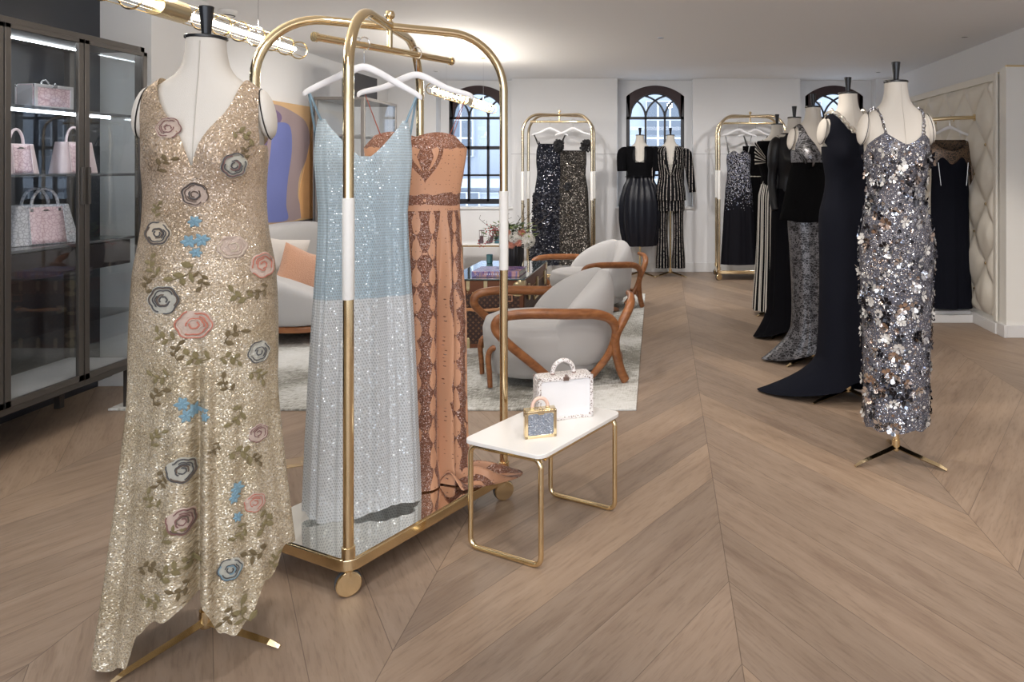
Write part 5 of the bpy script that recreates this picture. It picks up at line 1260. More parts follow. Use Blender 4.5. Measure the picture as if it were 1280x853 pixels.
# ------------------------------------------------------------------ studded trunk
TX0, TX1, TY0, TY1, TH_ = -1.61, -1.045, 5.60, 6.67, .50
def mono_mat():
    m, nt, b = newmat('monogram_canvas'); tc = N(nt,'ShaderNodeTexCoord'); sp = N(nt,'ShaderNodeSeparateXYZ'); nt.links.new(tc.outputs['UV'], sp.inputs[0])
    c = .042
    a = math_(nt,'DIVIDE', sp.outputs['X'], c); d = math_(nt,'DIVIDE', sp.outputs['Y'], c)
    def motif(oa, od, kind):
        x = math_(nt,'SUBTRACT', math_(nt,'FRACT', math_(nt,'ADD', a, oa)), .5); y = math_(nt,'SUBTRACT', math_(nt,'FRACT', math_(nt,'ADD', d, od)), .5)
        r = math_(nt,'SQRT', math_(nt,'ADD', math_(nt,'MULTIPLY', x, x), math_(nt,'MULTIPLY', y, y)))
        th = math_(nt,'ARCTAN2', y, x)
        if kind == 0: lim = math_(nt,'ADD', .15, math_(nt,'MULTIPLY', math_(nt,'COSINE', math_(nt,'MULTIPLY', th, 4)), .07)); q = math_(nt,'LESS_THAN', r, lim); return math_(nt,'MULTIPLY', q, math_(nt,'GREATER_THAN', r, .045))
        lim = math_(nt,'ADD', .15, math_(nt,'MULTIPLY', math_(nt,'COSINE', math_(nt,'MULTIPLY', th, 4)), -.05)); e = math_(nt,'SUBTRACT', lim, r); return math_(nt,'MULTIPLY', math_(nt,'GREATER_THAN', e, -.01), math_(nt,'LESS_THAN', e, .06))
    s = math_(nt,'MAXIMUM', motif(0,0,0), motif(.5,.5,1))
    mx = N(nt,'ShaderNodeMixRGB'); nt.links.new(math_(nt,'MULTIPLY', s, .75), mx.inputs[0]); mx.inputs[1].default_value = srgb(58,36,30); mx.inputs[2].default_value = srgb(150,108,72); nt.links.new(mx.outputs[0], b.inputs['Base Color']); b.inputs['Roughness'].default_value = .45
    return m
tr = thing('trunk', 'brown monogrammed trunk with brass corners used as a coffee table under glass, on the rug', 'trunk', ((TX0+TX1)/2, (TY0+TY1)/2, .013))
w2, l2 = (TX1-TX0)/2, (TY1-TY0)/2; H_ = TH_
m = M()
def quad(m, p, q, r, s, uv):
    b = len(m.v); m.v += [p, q, r, s]; m.face((b,b+1,b+2,b+3))
    for k in range(4): m.uv[b+k] = uv[k]
quad(m, (-w2,-l2,0),(w2,-l2,0),(w2,-l2,H_),(-w2,-l2,H_), [(0,0),(2*w2,0),(2*w2,H_),(0,H_)])
quad(m, (w2,l2,0),(-w2,l2,0),(-w2,l2,H_),(w2,l2,H_), [(0,0),(2*w2,0),(2*w2,H_),(0,H_)])
quad(m, (w2,-l2,0),(w2,l2,0),(w2,l2,H_),(w2,-l2,H_), [(0,0),(2*l2,0),(2*l2,H_),(0,H_)])
quad(m, (-w2,l2,0),(-w2,-l2,0),(-w2,-l2,H_),(-w2,l2,H_), [(0,0),(2*l2,0),(2*l2,H_),(0,H_)])
quad(m, (-w2,-l2,H_),(w2,-l2,H_),(w2,l2,H_),(-w2,l2,H_), [(0,0),(2*w2,0),(2*w2,2*l2),(0,2*l2)])
quad(m, (-w2,l2,0),(w2,l2,0),(w2,-l2,0),(-w2,-l2,0), [(0,0),(2*w2,0),(2*w2,2*l2),(0,2*l2)])
mk('canvas_body', m, mono_mat(), parent=tr, smooth=False)
LEA = simple('tan_leather_edge', srgb(104,60,34), .5); m = M(); e = .030; q = .005
for s in (-1, 1):
    for (z0, z1) in ((0,e),(H_-e,H_),(H_-.105,H_-.075) if 0 else (H_-.10,H_-.03)): m.box(-w2-q,w2+q, s*(l2+q) if s<0 else l2, -l2 if s<0 else l2+q, z0, z1)
    for sx in (-1, 1): m.box(sx*w2-(q if sx<0 else e), sx*w2+(e if sx<0 else q), -l2-q if s<0 else l2, -l2 if s<0 else l2+q, 0, H_)
    for (z0, z1) in ((0,e),(H_-e,H_),(H_-.10,H_-.03)): m.box(-w2-q if s<0 else w2, -w2 if s<0 else w2+q, -l2-q, l2+q, z0, z1)
    for sy in (-1, 1): m.box(-w2-q if s<0 else w2, -w2 if s<0 else w2+q, sy*l2-(q if sy<0 else e), sy*l2+(e if sy<0 else q), 0, H_)
mk('leather_edging', m, LEA, parent=tr, smooth=False)
BR = simple('trunk_brass', (.70,.58,.34,1), .28, 1)
for sx in (-1, 1):
    for sy in (-1, 1):
        for zz in (0, 1):
            z0 = .0 if not zz else H_; dz = 1 if not zz else -1
            m = M(); m.box(min(sx*(w2+.008),sx*(w2-.05)), max(sx*(w2+.008),sx*(w2-.05)), min(sy*(l2+.008),sy*(l2-.05)), max(sy*(l2+.008),sy*(l2-.05)), min(z0,z0+dz*.05)+(.001 if zz else 0), max(z0,z0+dz*.05)+(.002 if zz else 0))
            m.ball((sx*(w2-.045), sy*(l2+.006), z0+dz*.03), .035, .005, .022, 12, 6); m.ball((sx*(w2-.045), sy*(l2+.006), z0+dz*.095), .045, .005, .020, 12, 6)
            m.ball((sx*(w2+.006), sy*(l2-.045), z0+dz*.03), .005, .035, .022, 12, 6); m.ball((sx*(w2-.03), sy*(l2+.006), z0+dz*.03), .02, .005, .045, 12, 6)
            mk('corner_guard', m, BR, parent=tr, bevel=.012)
for x in (-.13, .0, .13):
    for (z0, s) in ((H_, -1), (0, 1)):
        m = M(); m.cbox(x, -l2-.006, z0+s*.03, .026, .006, .06); m.ball((x, -l2-.006, z0+s*.06), .013, .004, .018, 10, 6); mk('clamp', m, BR, parent=tr)
for z in (.12, .26):
    m = M(); m.cbox(-w2+.02, -l2-.006, z, .045, .006, .024); m.ball((-w2+.045,-l2-.006,z), .018, .004, .012, 10, 6); mk('clamp', m, BR, parent=tr)
m = M()
for k in range(12): m.ball((-w2+.07+(2*w2-.14)*k/11, -l2-.006, H_-.088), .0045, .003, .0045, 8, 5)
for k in range(22): m.ball((w2+.006, -l2+.07+(2*l2-.14)*k/21, H_-.088), .003, .0045, .0045, 8, 5)
for k in range(40): m.ball((-w2+.026, -l2-.006, .05+.33*k/39), .0022, .002, .0022, 6, 4)
mk('brass_studs', m, BR, parent=tr, kind='stuff')
m = M(); m.tube(crom([(-.18,-l2-.012,.285),(-.12,-l2-.03,.292),(0,-l2-.038,.286),(.10,-l2-.03,.292),(.16,-l2-.012,.285)], 5), [.012]*21, 10, flat=.6, up=(0,0,1)); hd = mk('carry_handle', m, simple('natural_leather', srgb(196,140,96), .5), parent=tr)
for x in (-.16, .14):
    m = M(); m.cbox(x, -l2-.01, .287, .03, .012, .055); m.cbox(x+.02, -l2-.012, .287, .02, .014, .02); m.ball((x-.03,-l2-.008,.287), .025,.006,.02,12,6); mk('handle_bracket', m, BR, parent=tr, bevel=.003)
m = M()
for (x0, x1, z0, z1) in ((.12,.20,.345,.352),(.12,.20,.392,.399),(.12,.127,.345,.399),(.193,.20,.345,.399)): m.box(x0, x1, -l2-.010, -l2-.004, z0, z1)
mk('label_frame', m, simple('rose_leather', srgb(205,150,118), .5), parent=tr, bevel=.002)
for y in (-.38, 0, .38):
    m = M(); m.cbox(w2+.012, y, H_-.09, .012, .05, .09); m.ball((w2+.014, y, H_-.14), .010,.03,.03,14,8); mk('lock', m, BR, parent=tr, bevel=.003)
m = M(); m.tube([(w2+.03, -.12, H_-.10), (w2+.035,-.12,H_-.18), (w2+.035,-.28,H_-.18),(w2+.03,-.28,H_-.10)], .008, 8); mk('side_handle', m, BR, parent=tr)
m = M(); slab(m, rounded_rect(2*w2+.02, 2*l2+.02, .012), H_+.006, H_+.016)
mk('glass_top', m, simple('smoked_glass_top', (.10,.14,.15,1), .03, 0, coat=1.0, spec=1.0), parent=tr, bevel=.002)
GZ = TH_+.013+.016
# book
def cover_mat():
    m, nt, b = newmat('painted_cover'); tc = N(nt,'ShaderNodeTexCoord'); mp = N(nt,'ShaderNodeMapping'); mp.inputs['Scale'].default_value = (5,11,1); mp.inputs['Rotation'].default_value = (0,0,.5)
    no = N(nt,'ShaderNodeTexNoise'); no.inputs['Scale'].default_value = 1.6; no.inputs['Detail'].default_value = 2; no.inputs['Distortion'].default_value = 1.5
    nt.links.new(tc.outputs['Object'], mp.inputs[0]); nt.links.new(mp.outputs[0], no.inputs['Vector'])
    r = ramp(nt, [(.30,srgb(30,34,96)),(.42,srgb(66,66,150)),(.50,srgb(196,150,150)),(.56,srgb(110,110,176)),(.64,srgb(206,160,120)),(.74,srgb(60,70,140))]); nt.links.new(no.outputs['Fac'], r.inputs[0]); nt.links.new(r.outputs[0], b.inputs['Base Color']); b.inputs['Roughness'].default_value = .25
    return m
CV = cover_mat(); p = at(619, 347, GZ)
bk = thing('book', 'thick art book with a blue and violet painted cover, lying on the glass-topped trunk', 'book', (p[0]-.0, p[1]+.16, GZ+.001), radians(0))
m = M(); m.cbox(0,0,.003,.36,.30,.005); m.cbox(0,0,.040,.36,.30,.005); m.cbox(0,-.149,.0215,.36,.004,.037); mk('cover', m, CV, parent=bk, bevel=.0015)
m = M(); m.cbox(0,.002,.0215,.348,.288,.032); mk('pages', m, simple('paper', (.75,.73,.70,1), .8), parent=bk, smooth=False)
m = M()
for k in range(9): m.cbox(-.08+.017*k, -.1515, .022, .010 if k % 3 else .006, .001, .013)
m.tube([(-.155,-.1515,.013),(-.135,-.1515,.030)], .0015, 4); m.tube([(-.155,-.1515,.030),(-.135,-.1515,.013)], .0015, 4)
mk('spine_lettering', m, simple('spine_ink', (.6,.6,.75,1), .4), parent=bk, smooth=False)
p = at(609, 330, GZ+.0); gl = thing('glass_tumbler', 'small teal glass candle holder on the trunk, left of the vase', 'candle holder', (p[0]+.01, 6.5, GZ+.0005))
m = M(); m.lathe([(.022,0),(.026,.003),(.028,.075),(.025,.075),(.023,.01),(0,.01)], 24, cap=False); mk('glass_wall', m, simple('teal_glass', (.05,.16,.18,1), .08, 0, coat=1), parent=gl)
m = M(); m.lathe([(.0235,.011),(.0235,.045),(0,.046)], 20, cap=False); mk('wax', m, WHITE, parent=gl)
# vase and flowers
vx, vy = (640-CX)/FPX*6.2, 6.2
vs = thing('vase', 'black ribbed ceramic vase standing on the glass-topped trunk', 'vase', (vx, vy, GZ+.0005))
def V(u, v):
    a = 2*pi*u; pr = [(.0,.068),(.012,.080),(.06,.093),(.12,.099),(.18,.098),(.225,.086),(.245,.078),(.243,.068),(.15,.07),(.05,.06)]
    i = v*(len(pr)-1); k = min(int(i), len(pr)-2); f = i-k; z = pr[k][0]+(pr[k+1][0]-pr[k][0])*f; r = pr[k][1]+(pr[k+1][1]-pr[k][1])*f
    r *= 1-.045*abs(sin(a*11)) if v < .7 else 1
    return (r*cos(a), r*sin(a), z)
m = M(); m.grid(V, 132, 36, cu=True); m.face(list(range(132))[::-1]); mk('body', m, simple('black_ceramic', (.016,.015,.017,1), .35), parent=vs, angle=180)
fl = thing('flower_arrangement', 'loose bouquet of green foliage, red berries, white hydrangea and bare twigs in the black vase', 'flowers', (vx, vy, GZ+.20))
G1 = simple('leaf_green', srgb(86,112,52), .5, var=.4); G2 = simple('leaf_dark', srgb(52,76,40), .5); G3 = simple('leaf_lime', srgb(150,170,80), .5)
RB = simple('berry_red', srgb(170,62,66), .4); CRM = simple('petal_white', srgb(236,232,222), .7); PEA = simple('petal_peach', srgb(214,150,130), .7); TW = simple('twig_bark', srgb(74,62,52), .8)
R = random.Random(4)
def leaf(m, p, d, L, W, R):
    d = d.normalized(); s = d.cross(Vector((R.uniform(-.3,.3), R.uniform(-.3,.3), 1))).normalized(); up = s.cross(d); b = len(m.v); n = 5
    for i in range(n+1):
        t = i/n; w = W*sin(pi*t)**.8/2
        for q in (-1,0,1): m.v.append(tuple(p+d*(L*t)+s*(w*q)+up*(-.25*L*t*t-abs(q)*w*.3)))
    for i in range(n):
        for q in (0,1): m.face((b+i*3+q, b+i*3+q+1, b+i*3+q+4, b+i*3+q+3))
for (mt, cnt, cx_, spread, nm) in ((G1, 90, -.06, .16, 'foliage'), (G2, 60, -.02, .15, 'dark_foliage'), (G3, 40, .08, .10, 'lime_foliage')):
    m = M()
    for k in range(cnt):
        a = R.uniform(0, 6.28); rr_ = spread*R.random()**.6; p = Vector((cx_+rr_*cos(a)*1.0, rr_*sin(a)*.7, .03+.13*R.random()+.0))
        leaf(m, p, Vector((cos(a), sin(a), R.uniform(-.2,.9))), R.uniform(.04,.075), R.uniform(.018,.03), R)
    mk(nm, m, mt, parent=fl, kind='stuff', angle=180)
m = M()
for k in range(6):
    e = Vector((-.10-.13*R.random(), R.uniform(-.10,.05), .0+.16*R.random())); m.tube(crom([(0,0,.0), e*.5+Vector((0,0,.03)), e], 4), .0018, 5)
    for q in range(9): c = e+Vector((R.uniform(-.04,.04), R.uniform(-.04,.04), R.uniform(-.035,.035))); m.ball(tuple(c), .0055, nu=8, nv=5)
mk('berry_stems', m, RB, parent=fl)
m = M()
for (c0, rad) in ((Vector((.13,-.04,.03)), .062), (Vector((.04,-.09,.055)), .045)):
    for k in range(120):
        d = Vector((R.gauss(0,1), R.gauss(0,1), R.gauss(0,1))).normalized(); petal_flower(m, c0+d*rad, d, .014, R, 4, .2)
mk('hydrangea', m, CRM, parent=fl, smooth=False)
m = M()
for c0 in (Vector((.015,-.10,.0)), Vector((.07,-.10,.015)), Vector((.09,-.06,.09)), Vector((-.02,-.09,.09))):
    for k in range(14): d = Vector((R.gauss(0,1), R.gauss(-.6,1), R.gauss(.4,1))).normalized(); petal_flower(m, c0+d*.015, d, .024, R, 5, .3)
mk('peach_blossom', m, PEA, parent=fl, smooth=False)
for (tx, tz, ty) in ((-.27,.205,0),(-.12,.42,.05),(-.06,.36,-.05),(.10,.32,.03),(.22,.35,-.05),(.30,.24,.05),(.28,.16,-.04),(.20,.20,.06)):
    m = M(); pts = crom([(0,0,-.05),(tx*.35,ty*.4,tz*.45),(tx*.7,ty,tz*.68),(tx,ty,tz)], 5); n = len(pts); m.tube(pts, [.0032-.002*k/n for k in range(n)], 6)
    for k in range(5, n, 2):
        q = pts[k]; e = q+Vector((R.uniform(-.03,.03), R.uniform(-.02,.02), R.uniform(.005,.03))); m.tube([q, e], .0012, 4); m.ball(tuple(e), .003, nu=6, nv=4)
    mk('twig', m, TW, parent=fl)
# ------------------------------------------------------------------ white display table at the back
bt = low_table('low_table', 'white-topped table with brass legs at the back wall, holding sandals and a teal bag', -2.13, 9.28, 0, .84, .40, .43, r=.011)
def sandal(label, x, y, rz):
    t = thing('sandal', label, 'shoe', (x, y, .431), rz, 'strappy heeled sandals on the back table')
    RDM = simple('dark_red_strap', srgb(84,60,62), .4) if 'dark_red_strap' not in bpy.data.materials else bpy.data.materials['dark_red_strap']
    m = M(); m.grid(lambda u, v: ((u-.5)*.055*(1-.45*abs(v-.35)), -.09+.18*v, .004+.075*max(0,(v-.4)/.6)**1.4), 4, 16); mk('sole', m, RDM, parent=t, solid=.006)
    m = M(); m.tube([(0,.085,.075),(0,.088,.0)], [.009,.005], 8); mk('heel', m, CHROME, parent=t)
    m = M(); m.tube([(.026*cos(a), -.055, .008+.035*sin(a)) for a in [pi*k/10 for k in range(11)]], .004, 6); m.tube([(.026*cos(a), -.02, .01+.05*sin(a)) for a in [pi*k/10 for k in range(11)]], .004, 6)
    m.tube([(.03*cos(a), .07+.025*sin(a), .145) for a in [2*pi*k/16 for k in range(16)]], .004, 6, closed=True); m.tube([(0,.09,.08),(0,.097,.145)], .004, 6); m.tube([(.028,.07,.145),(.022,.0,.055)],.003,5); m.tube([(-.028,.07,.145),(-.022,.0,.055)],.003,5)
    mk('straps', m, RDM, parent=t)
sandal('left strappy dark sandal of the pair on the white back table', -2.24, 9.22, radians(10)); sandal('right strappy dark sandal of the pair, next to the teal bag', -2.13, 9.22, radians(-4))
def tote(name, label, x, y, z, rz, W, H, D, body, panel, hardware, hh=.10, two=True, top=.72, cat='handbag', pw=.52):
    t = thing(name, label, cat, (x, y, z), rz)
    def B(u, v):
        a = 2*pi*u; w = (W/2)*(1-(1-top)*v); d = (D/2)*(1-.45*v); e = lambda q: math.copysign(abs(q)**.32, q)
        zz = v*H; return (w*e(cos(a))+0, d*e(sin(a)), zz)
    m = M(); m.grid(B, 48, 10, cu=True); m.face(list(range(48))[::-1]); m.face([480+i for i in range(48)]); mk('body', m, body, parent=t, bevel=.003, angle=50)
    if panel:
        m = M(); m.grid(lambda u, v: ((u-.5)*W*pw*(1-.05*v), -(D/2)*(1-.45*v)-.0035, .006+v*(H*.94-.006)), 4, 8); mk('front_panel', m, panel, parent=t, solid=.004)
        m = M()
        for s in (-1, 1): m.tube([(s*W*pw*.5*(1-.05*v), -(D/2)*(1-.45*v)-.007, .006+v*(H*.94)) for v in (0,.25,.5,.75,1)], .003, 6)
        mk('piping', m, body, parent=t)
        m = M(); m.cbox(0, -(D/2)*.58-.006, H*.86, .02, .004, .008); m.tube([(-.018,-(D/2)*.58-.007,H*.84),(0,-(D/2)*.58-.007,H*.87),(.018,-(D/2)*.58-.007,H*.84)], .0018, 5); mk('emblem', m, hardware, parent=t)
    for s in ((-1, 1) if two else (0,)):
        m = M(); hw = W*.19; y0 = s*D*.27; pts = [(-hw*1.1, y0-.003*s, H*.84)]+[(-hw*cos(a), y0, H*.98+hh*sin(a)) for a in [pi*k/14 for k in range(15)]]+[(hw*1.1, y0-.003*s, H*.84)]
        m.tube(pts, .0068, 10); mk('handle', m, body, parent=t)
        m = M()
        for q in (-1, 1): m.cbox(q*hw*1.05, y0-(.004 if s<=0 else -.004), H*.86, .016, .012, .022)
        mk('handle_tab', m, hardware, parent=t, bevel=.002)
    return t
TEAL = simple('teal_leather', srgb(44,86,98), .4)
tote('handbag', 'small dark teal handbag on the white back table, right of the sandals', -1.985, 9.2, .431, radians(5), .17, .125, .09, TEAL, None, GOLD, hh=.03, top=.78)
# ------------------------------------------------------------------ glass display cabinet on the left
FX = -3.0; KY0, KY1 = 2.46, 4.345; ZB, ZT = .262, 2.05; CD = .44
cb = thing('display_cabinet', 'tall dark bronze glazed display cabinet with lit shelves along the left wall', 'cabinet', (FX, 0, 0))
def fbar(m, y0, y1, z0, z1, x0=-.035, x1=0): m.box(x0, x1, y0, y1, z0, z1)
m = M()
m.box(-CD, 0, KY0, KY1, ZT-.03, ZT); m.box(-CD, 0, KY0, KY1, ZB-.035, ZB)
for x0 in (-.035, -CD):
    for y in (KY0, KY1-.035): m.box(x0, x0+.035, y, y+.035, ZB, ZT)
m.box(-CD, -CD+.03, 3.385, 3.41, ZB, ZT); m.box(-CD, -CD+.03, 3.86, 3.885, ZB, ZT)
mk('carcass', m, BRONZE, parent=cb, bevel=.003)
for y in (KY0+.02, 3.35, KY1-.12):
    for x in (-.04, -CD+.01):
        m = M(); m.box(x, x+.035, y, y+.035, 0, ZB-.035); mk('leg', m, BRONZE, parent=cb, bevel=.003)
m = M(); m.box(-CD+.02, -.10, KY0, KY1-.12, ZB-.075, ZB-.036); mk('underframe', m, CHAR, parent=cb, smooth=False)
DO = [KY0, 2.93, 3.40, 3.87, KY1]
for k in range(4):
    y0, y1 = DO[k]+.004, DO[k+1]-.004; m = M(); w = .032
    fbar(m, y0, y1, ZT-.055-.0, ZT-.032, 0, .018); fbar(m, y0, y1, ZB, ZB+w, 0, .018); fbar(m, y0, y0+w, ZB, ZT-.03, 0, .018); fbar(m, y1-w, y1, ZB, ZT-.03, 0, .018)
    d = mk('door', m, BRONZE, parent=cb, bevel=.002)
    m = M(); m.box(.006, .010, y0+w, y1-w, ZB+w, ZT-.055); mk('door_glass', m, GLASS, parent=d, smooth=False)
    m = M(); m.box(.018, .030, (y1-.026 if k % 2 == 0 else y0+.010), (y1-.010 if k % 2 == 0 else y0+.026), 1.17, 1.36); mk('door_handle', m, BRONZE, parent=d, bevel=.002)
m = M(); m.box(-CD+.035, -.035, KY1-.012, KY1-.006, ZB, ZT-.03); mk('side_glass', m, GLASS, parent=cb, smooth=False)
SHELF = simple('smoked_shelf', (.10,.105,.115,1), .15)
for z in (1.655, 1.325, .968):
    m = M(); m.box(-CD+.03, -.03, KY0+.035, KY1-.035, z-.014, z); mk('shelf', m, SHELF, parent=cb, bevel=.002)
m = M(); m.box(-CD+.03, -.015, KY0+.035, KY1-.035, ZB, ZB+.006); mk('bottom_panel', m, simple('grey_suede', (.42,.41,.42,1), .85), parent=cb, smooth=False)
m = M(); m.box(-CD+.04, -.04, KY0+.04, KY1-.06, .815, .95); mk('drawer', m, simple('dark_brown_box', (.018,.013,.015,1), .3), parent=cb, bevel=.003)
m = M(); m.box(-CD+.03, -.03, KY0+.035, KY1-.035, .545, .557); mk('shelf', m, GLASS, parent=cb, smooth=False)
LED = emit('led_strip', (.93,.97,1,1), 14)
for (z, x) in ((ZT-.031, -.075), (ZT-.031, -.30), (1.640, -.15)):
    m = M(); m.box(x-.005, x+.005, KY0+.06, KY1-.07, z-.006, z); mk('led_strip', m, LED, parent=cb, smooth=False)
# bags in the cabinet
PC = croc('pink_croc', srgb(232,206,212), srgb(196,160,172)); GC = croc('silver_croc', srgb(214,212,218), srgb(150,150,160)); PK = simple('blush_leather', srgb(232,212,216), .4)
def on_shelf(px, z, xw=FX-.20): D = (xw*FPX)/(px-CX); return D
y = on_shelf(56, 0); c = case_bag('trunk_bag', 'pink and silver hard-sided mini trunk bag on the top shelf of the glass cabinet', (FX-.2, y, 1.656), radians(78), .20, .125, .12, PC, simple('silver_hide',(.62,.60,.63,1),.35,.3), CHROME, CHROME, hr=.02, hth=.004, frame=.016)
y = on_shelf(20, 0, FX-.22); tote('handbag', 'small blush handbag on the middle cabinet shelf, left of the larger pale one', FX-.22, y, 1.326, radians(74), .17, .15, .10, PK, PC, CHROME, hh=.075, two=False, top=.80)
y = on_shelf(92, 0, FX-.22); tote('handbag', 'pale cream-pink handbag with arched handle on the middle cabinet shelf, behind the door joint', FX-.22, y, 1.326, radians(74), .21, .17, .11, PK, PC, CHROME, hh=.085, two=False, top=.80)
y = on_shelf(50, 0, FX-.18); tote('handbag', 'large pink and silver crocodile tote with twin handles on the third cabinet shelf', FX-.18, y, .969, radians(70), .32, .20, .14, GC, PC, CHROME, hh=.085, two=True, top=.74)
# ------------------------------------------------------------------ second vitrine further along the left wall
c2 = thing('display_cabinet', 'narrow grey-framed glass vitrine further along the left wall behind the trolley', 'cabinet', (-2.93, 0, 0))
m = M(); V0, V1 = 7.35, 8.25
m.box(-.5, 0, V0, V1, 2.02, 2.05); m.box(-.5, 0, V0, V1, .23, .26)
for x0 in (-.035, -.5):
    for y in (V0, V1-.035): m.box(x0, x0+.035, y, y+.035, .0, 2.03)
mk('carcass', m, simple('taupe_metal', (.20,.185,.17,1), .4, .3), parent=c2, bevel=.003)
m = M(); m.box(-.008, -.004, V0+.035, V1-.035, .26, 2.02); m.box(-.47,-.035,V0+.01,V0+.014,.26,2.02); mk('glass_front', m, GLASS, parent=c2, smooth=False)
for z in (.9, 1.3, 1.68): m = M(); m.box(-.47, -.03, V0+.02, V1-.035, z-.012, z); mk('shelf', m, simple('taupe_shelf',(.35,.33,.31,1),.4) if z==.9 else bpy.data.materials['taupe_shelf'], parent=c2, smooth=False)
m = M(); m.box(-.5, -.485, V0, V1, .26, 2.02); mk('back_panel', m, simple('pale_back',(.55,.55,.56,1),.6), parent=c2, smooth=False)
m = M(); m.box(-3.12-.05, -3.05, 7.40, 8.0, 2.052, 2.30); o = mk('dark_header_box', m, CHAR, bevel=.004); props(o, 'small dark box standing on top of the rear glass vitrine', 'box')  # plain dark header box above the vitrine
# ------------------------------------------------------------------ painting
pt = thing('painting', 'large abstract canvas of arched violet, blue, taupe and ochre bands on the left wall', 'painting', (LW+.002, 0, 0))
PY0, PY1, PZ0, PZ1 = 6.42, 7.95, .84, 1.965
m = M(); m.box(0, .035, PY0, PY1, PZ0, PZ1); mk('canvas', m, simple('ochre_paint', srgb(214,178,134), .8, var=.12), parent=pt, bevel=.003)
def band(poly, x, c, name='painted_shape'):
    m = M(); b = len(m.v); poly = [(PY0+(PY1-PY0)*u, PZ0+(PZ1-PZ0)*v) for u, v in poly]
    P_ = crom([(0, a, b_) for a, b_ in poly+[poly[0]]], 5)[:-1]; P_ = [(min(PY1-.001,max(PY0+.001,p.y)), min(PZ1-.001,max(PZ0+.001,p.z))) for p in P_]
    for xx in (.0345, x): 
        for (a, c_) in P_: m.v.append((xx, a, c_))
    n = len(P_); m.face([n+i for i in range(n)]); 
    for i in range(n): m.face((i, (i+1) % n, n+(i+1) % n, n+i))
    mk(name, m, c, parent=pt, smooth=False)
band([(.80,.02),(.78,.3),(.86,.55),(.84,.8),(.88,.98),(1,.99),(1,.0)], .0362, simple('olive_paint', srgb(190,172,112), .8, var=.15))
band([(.0,.02),(.0,.6),(.03,.85),(.12,.95),(.30,.97),(.50,.93),(.66,.86),(.72,.72),(.68,.55),(.58,.38),(.56,.2),(.60,.02)], .0366, simple('taupe_paint', srgb(164,146,148), .8, var=.15))
band([(.0,.3),(.0,.66),(.05,.84),(.14,.92),(.28,.93),(.36,.86),(.22,.72),(.16,.5),(.10,.2),(.06,.03),(.0,.02)], .0370, simple('violet_paint', srgb(122,104,140), .8, var=.2))
band([(.13,.03),(.17,.3),(.22,.55),(.26,.78),(.34,.83),(.46,.80),(.48,.6),(.43,.35),(.41,.15),(.42,.02)], .0374, simple('blue_paint', srgb(116,126,188), .8, var=.2))
band([(.60,.02),(.58,.25),(.66,.5),(.74,.75),(.80,.97),(.86,.8),(.84,.5),(.78,.25),(.80,.02)], .0378, simple('orange_paint', srgb(222,172,118), .8, var=.1))
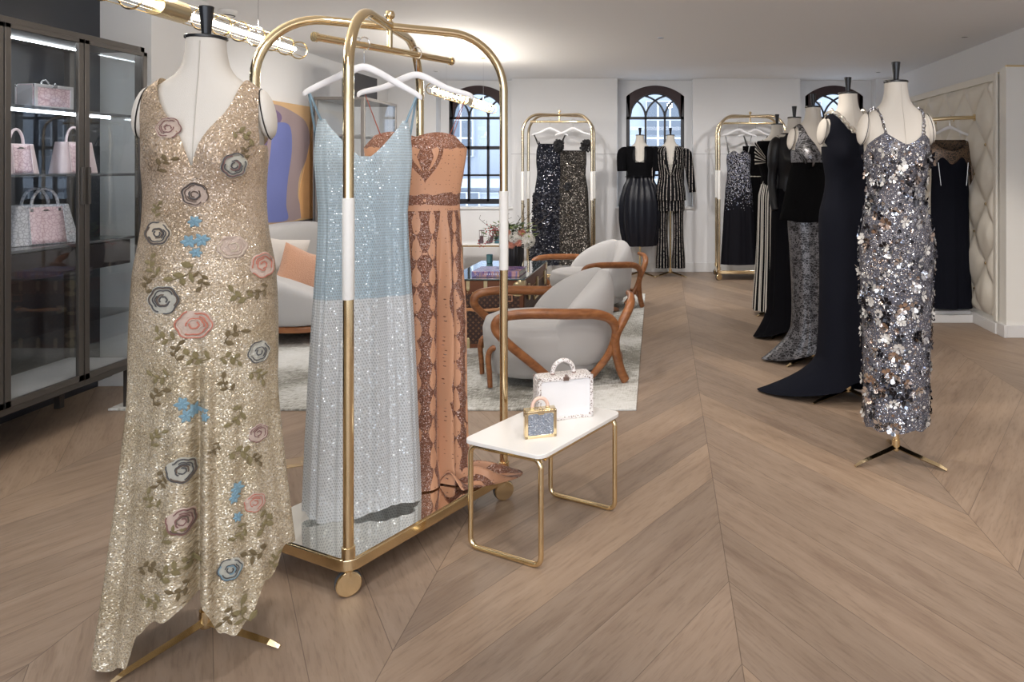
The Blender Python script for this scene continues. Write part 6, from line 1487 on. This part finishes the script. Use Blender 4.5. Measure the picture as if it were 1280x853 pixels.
# ------------------------------------------------------------------ pendant lights
TUBE = emit('lit_tube', (1, .90, .74, 1), 14)
def pendant(label, x, z, y0, y1, r=.046, nr=16):
    t = thing('pendant_light', label, 'pendant lamp', (x, (y0+y1)/2, z), 0, 'long brass and glass tube pendant lights'); L = (y1-y0)/2
    for (a, b) in ((-L+.05, -.09), (.09, L-.05)):
        m = M(); m.tube([(0,a,0),(0,b,0)], r*.26, 14); mk('light_tube', m, TUBE, parent=t)
    m = M(); m.tube([(0,-.085,0),(0,-.083,0),(0,.083,0),(0,.085,0)], [r*.9,r*.95,r*.95,r*.9], 28); mk('barrel', m, GOLDS, parent=t)
    for k in range(5):
        a = k*2*pi/5+.3; m = M(); m.tube([(r*.93*cos(a),-L,r*.93*sin(a)),(r*.93*cos(a),L,r*.93*sin(a))], .0022, 6); mk('wire', m, GOLD, parent=t)
    for k in range(nr):
        yk = -L+2*L*k/(nr-1)
        if abs(yk) < .12: continue
        m = M(); m.tube([(r*cos(a), yk, r*sin(a)) for a in [2*pi*j/28 for j in range(28)]], .0042, 6, closed=True); mk('ring', m, GOLD, parent=t)
    for s in (-1, 1):
        m = M(); m.tube([(0,s*L*.62,r),(0,s*L*.62,CH-z)], .0012, 5); mk('suspension_cable', m, CHROME, parent=t)
        m = M(); m.lathe([(.0,0),(.022,0),(.022,.012),(0,.012)], 16, c=(0,s*L*.62,CH-z-.0125), cap=False); mk('ceiling_rose', m, GOLDS, parent=t)
    for q in (-.6, .0, .6):
        lamp('pendant_glow', 'POINT', (x, (y0+y1)/2+q*L, z+.075), PGLOW, (1,.93,.84), .06)
    return t
PGLOW = 9
pendant('long brass and glass tube pendant light passing behind the near dress form', -2.0, 2.0, 1.95, 4.12)
pendant('brass and glass tube pendant light hanging before the left arched window', -1.9, 2.0, 6.15, 8.32)
# ------------------------------------------------------------------ small ceiling and floor fittings
for (px, py, lab) in ((826,47,'tiny black ceiling spotlight opening above the middle of the aisle'),(1206,46,'tiny black ceiling spotlight opening above the front right dress form'),(449,47,'tiny black ceiling spotlight opening seen through the near trolley'),(545,89,'tiny black ceiling spotlight opening far back above the seating area'),(1098,90,'tiny black ceiling spotlight opening just left of the silver gown form')):
    D = FPX*(CH-HC)/(HY-py); x = (px-CX)/FPX*D; t = thing('ceiling_spotlight', lab, 'ceiling light', (x, D, CH))
    m = M(); m.lathe([(.0,-.004),(.026,-.004),(.026,-.0005)], 20, cap=False); mk('dark_aperture', m, BLACKP, parent=t)
    m = M(); m.tube([(.030*cos(a),.030*sin(a),-.003) for a in [2*pi*k/24 for k in range(24)]], .003, 6, closed=True); mk('rim', m, WHITE, parent=t)
D = FPX*(CH-HC)/(HY-13); x = (285-CX)/FPX*D; t = thing('smoke_detector', 'round white smoke detector on the ceiling above the near dress form', 'smoke detector', (x, D, CH))
m = M(); m.lathe([(0,-.045),(.03,-.045),(.055,-.03),(.062,-.012),(.062,-.0005)], 28, cap=False); mk('housing', m, WHITE, parent=t)
m = M(); m.tube([(.045*cos(a),.045*sin(a),-.040) for a in [2*pi*k/24 for k in range(24)]], .003, 6, closed=True); mk('vent_ring', m, CHAR, parent=t)
p0 = at(362, 580, 0); t = thing('floor_socket', 'small square brass floor plate beside the champagne gown', 'floor box', (p0[0], p0[1], 0), radians(24))
m = M(); m.cbox(0,0,.0025,.13,.11,.004); mk('plate', m, GOLDS, parent=t, bevel=.001)
m = M(); m.cbox(0,0,.0052,.09,.07,.0016); m.cbox(.05,0,.0052,.01,.02,.0016); mk('lid', m, GOLDS, parent=t, bevel=.0005)
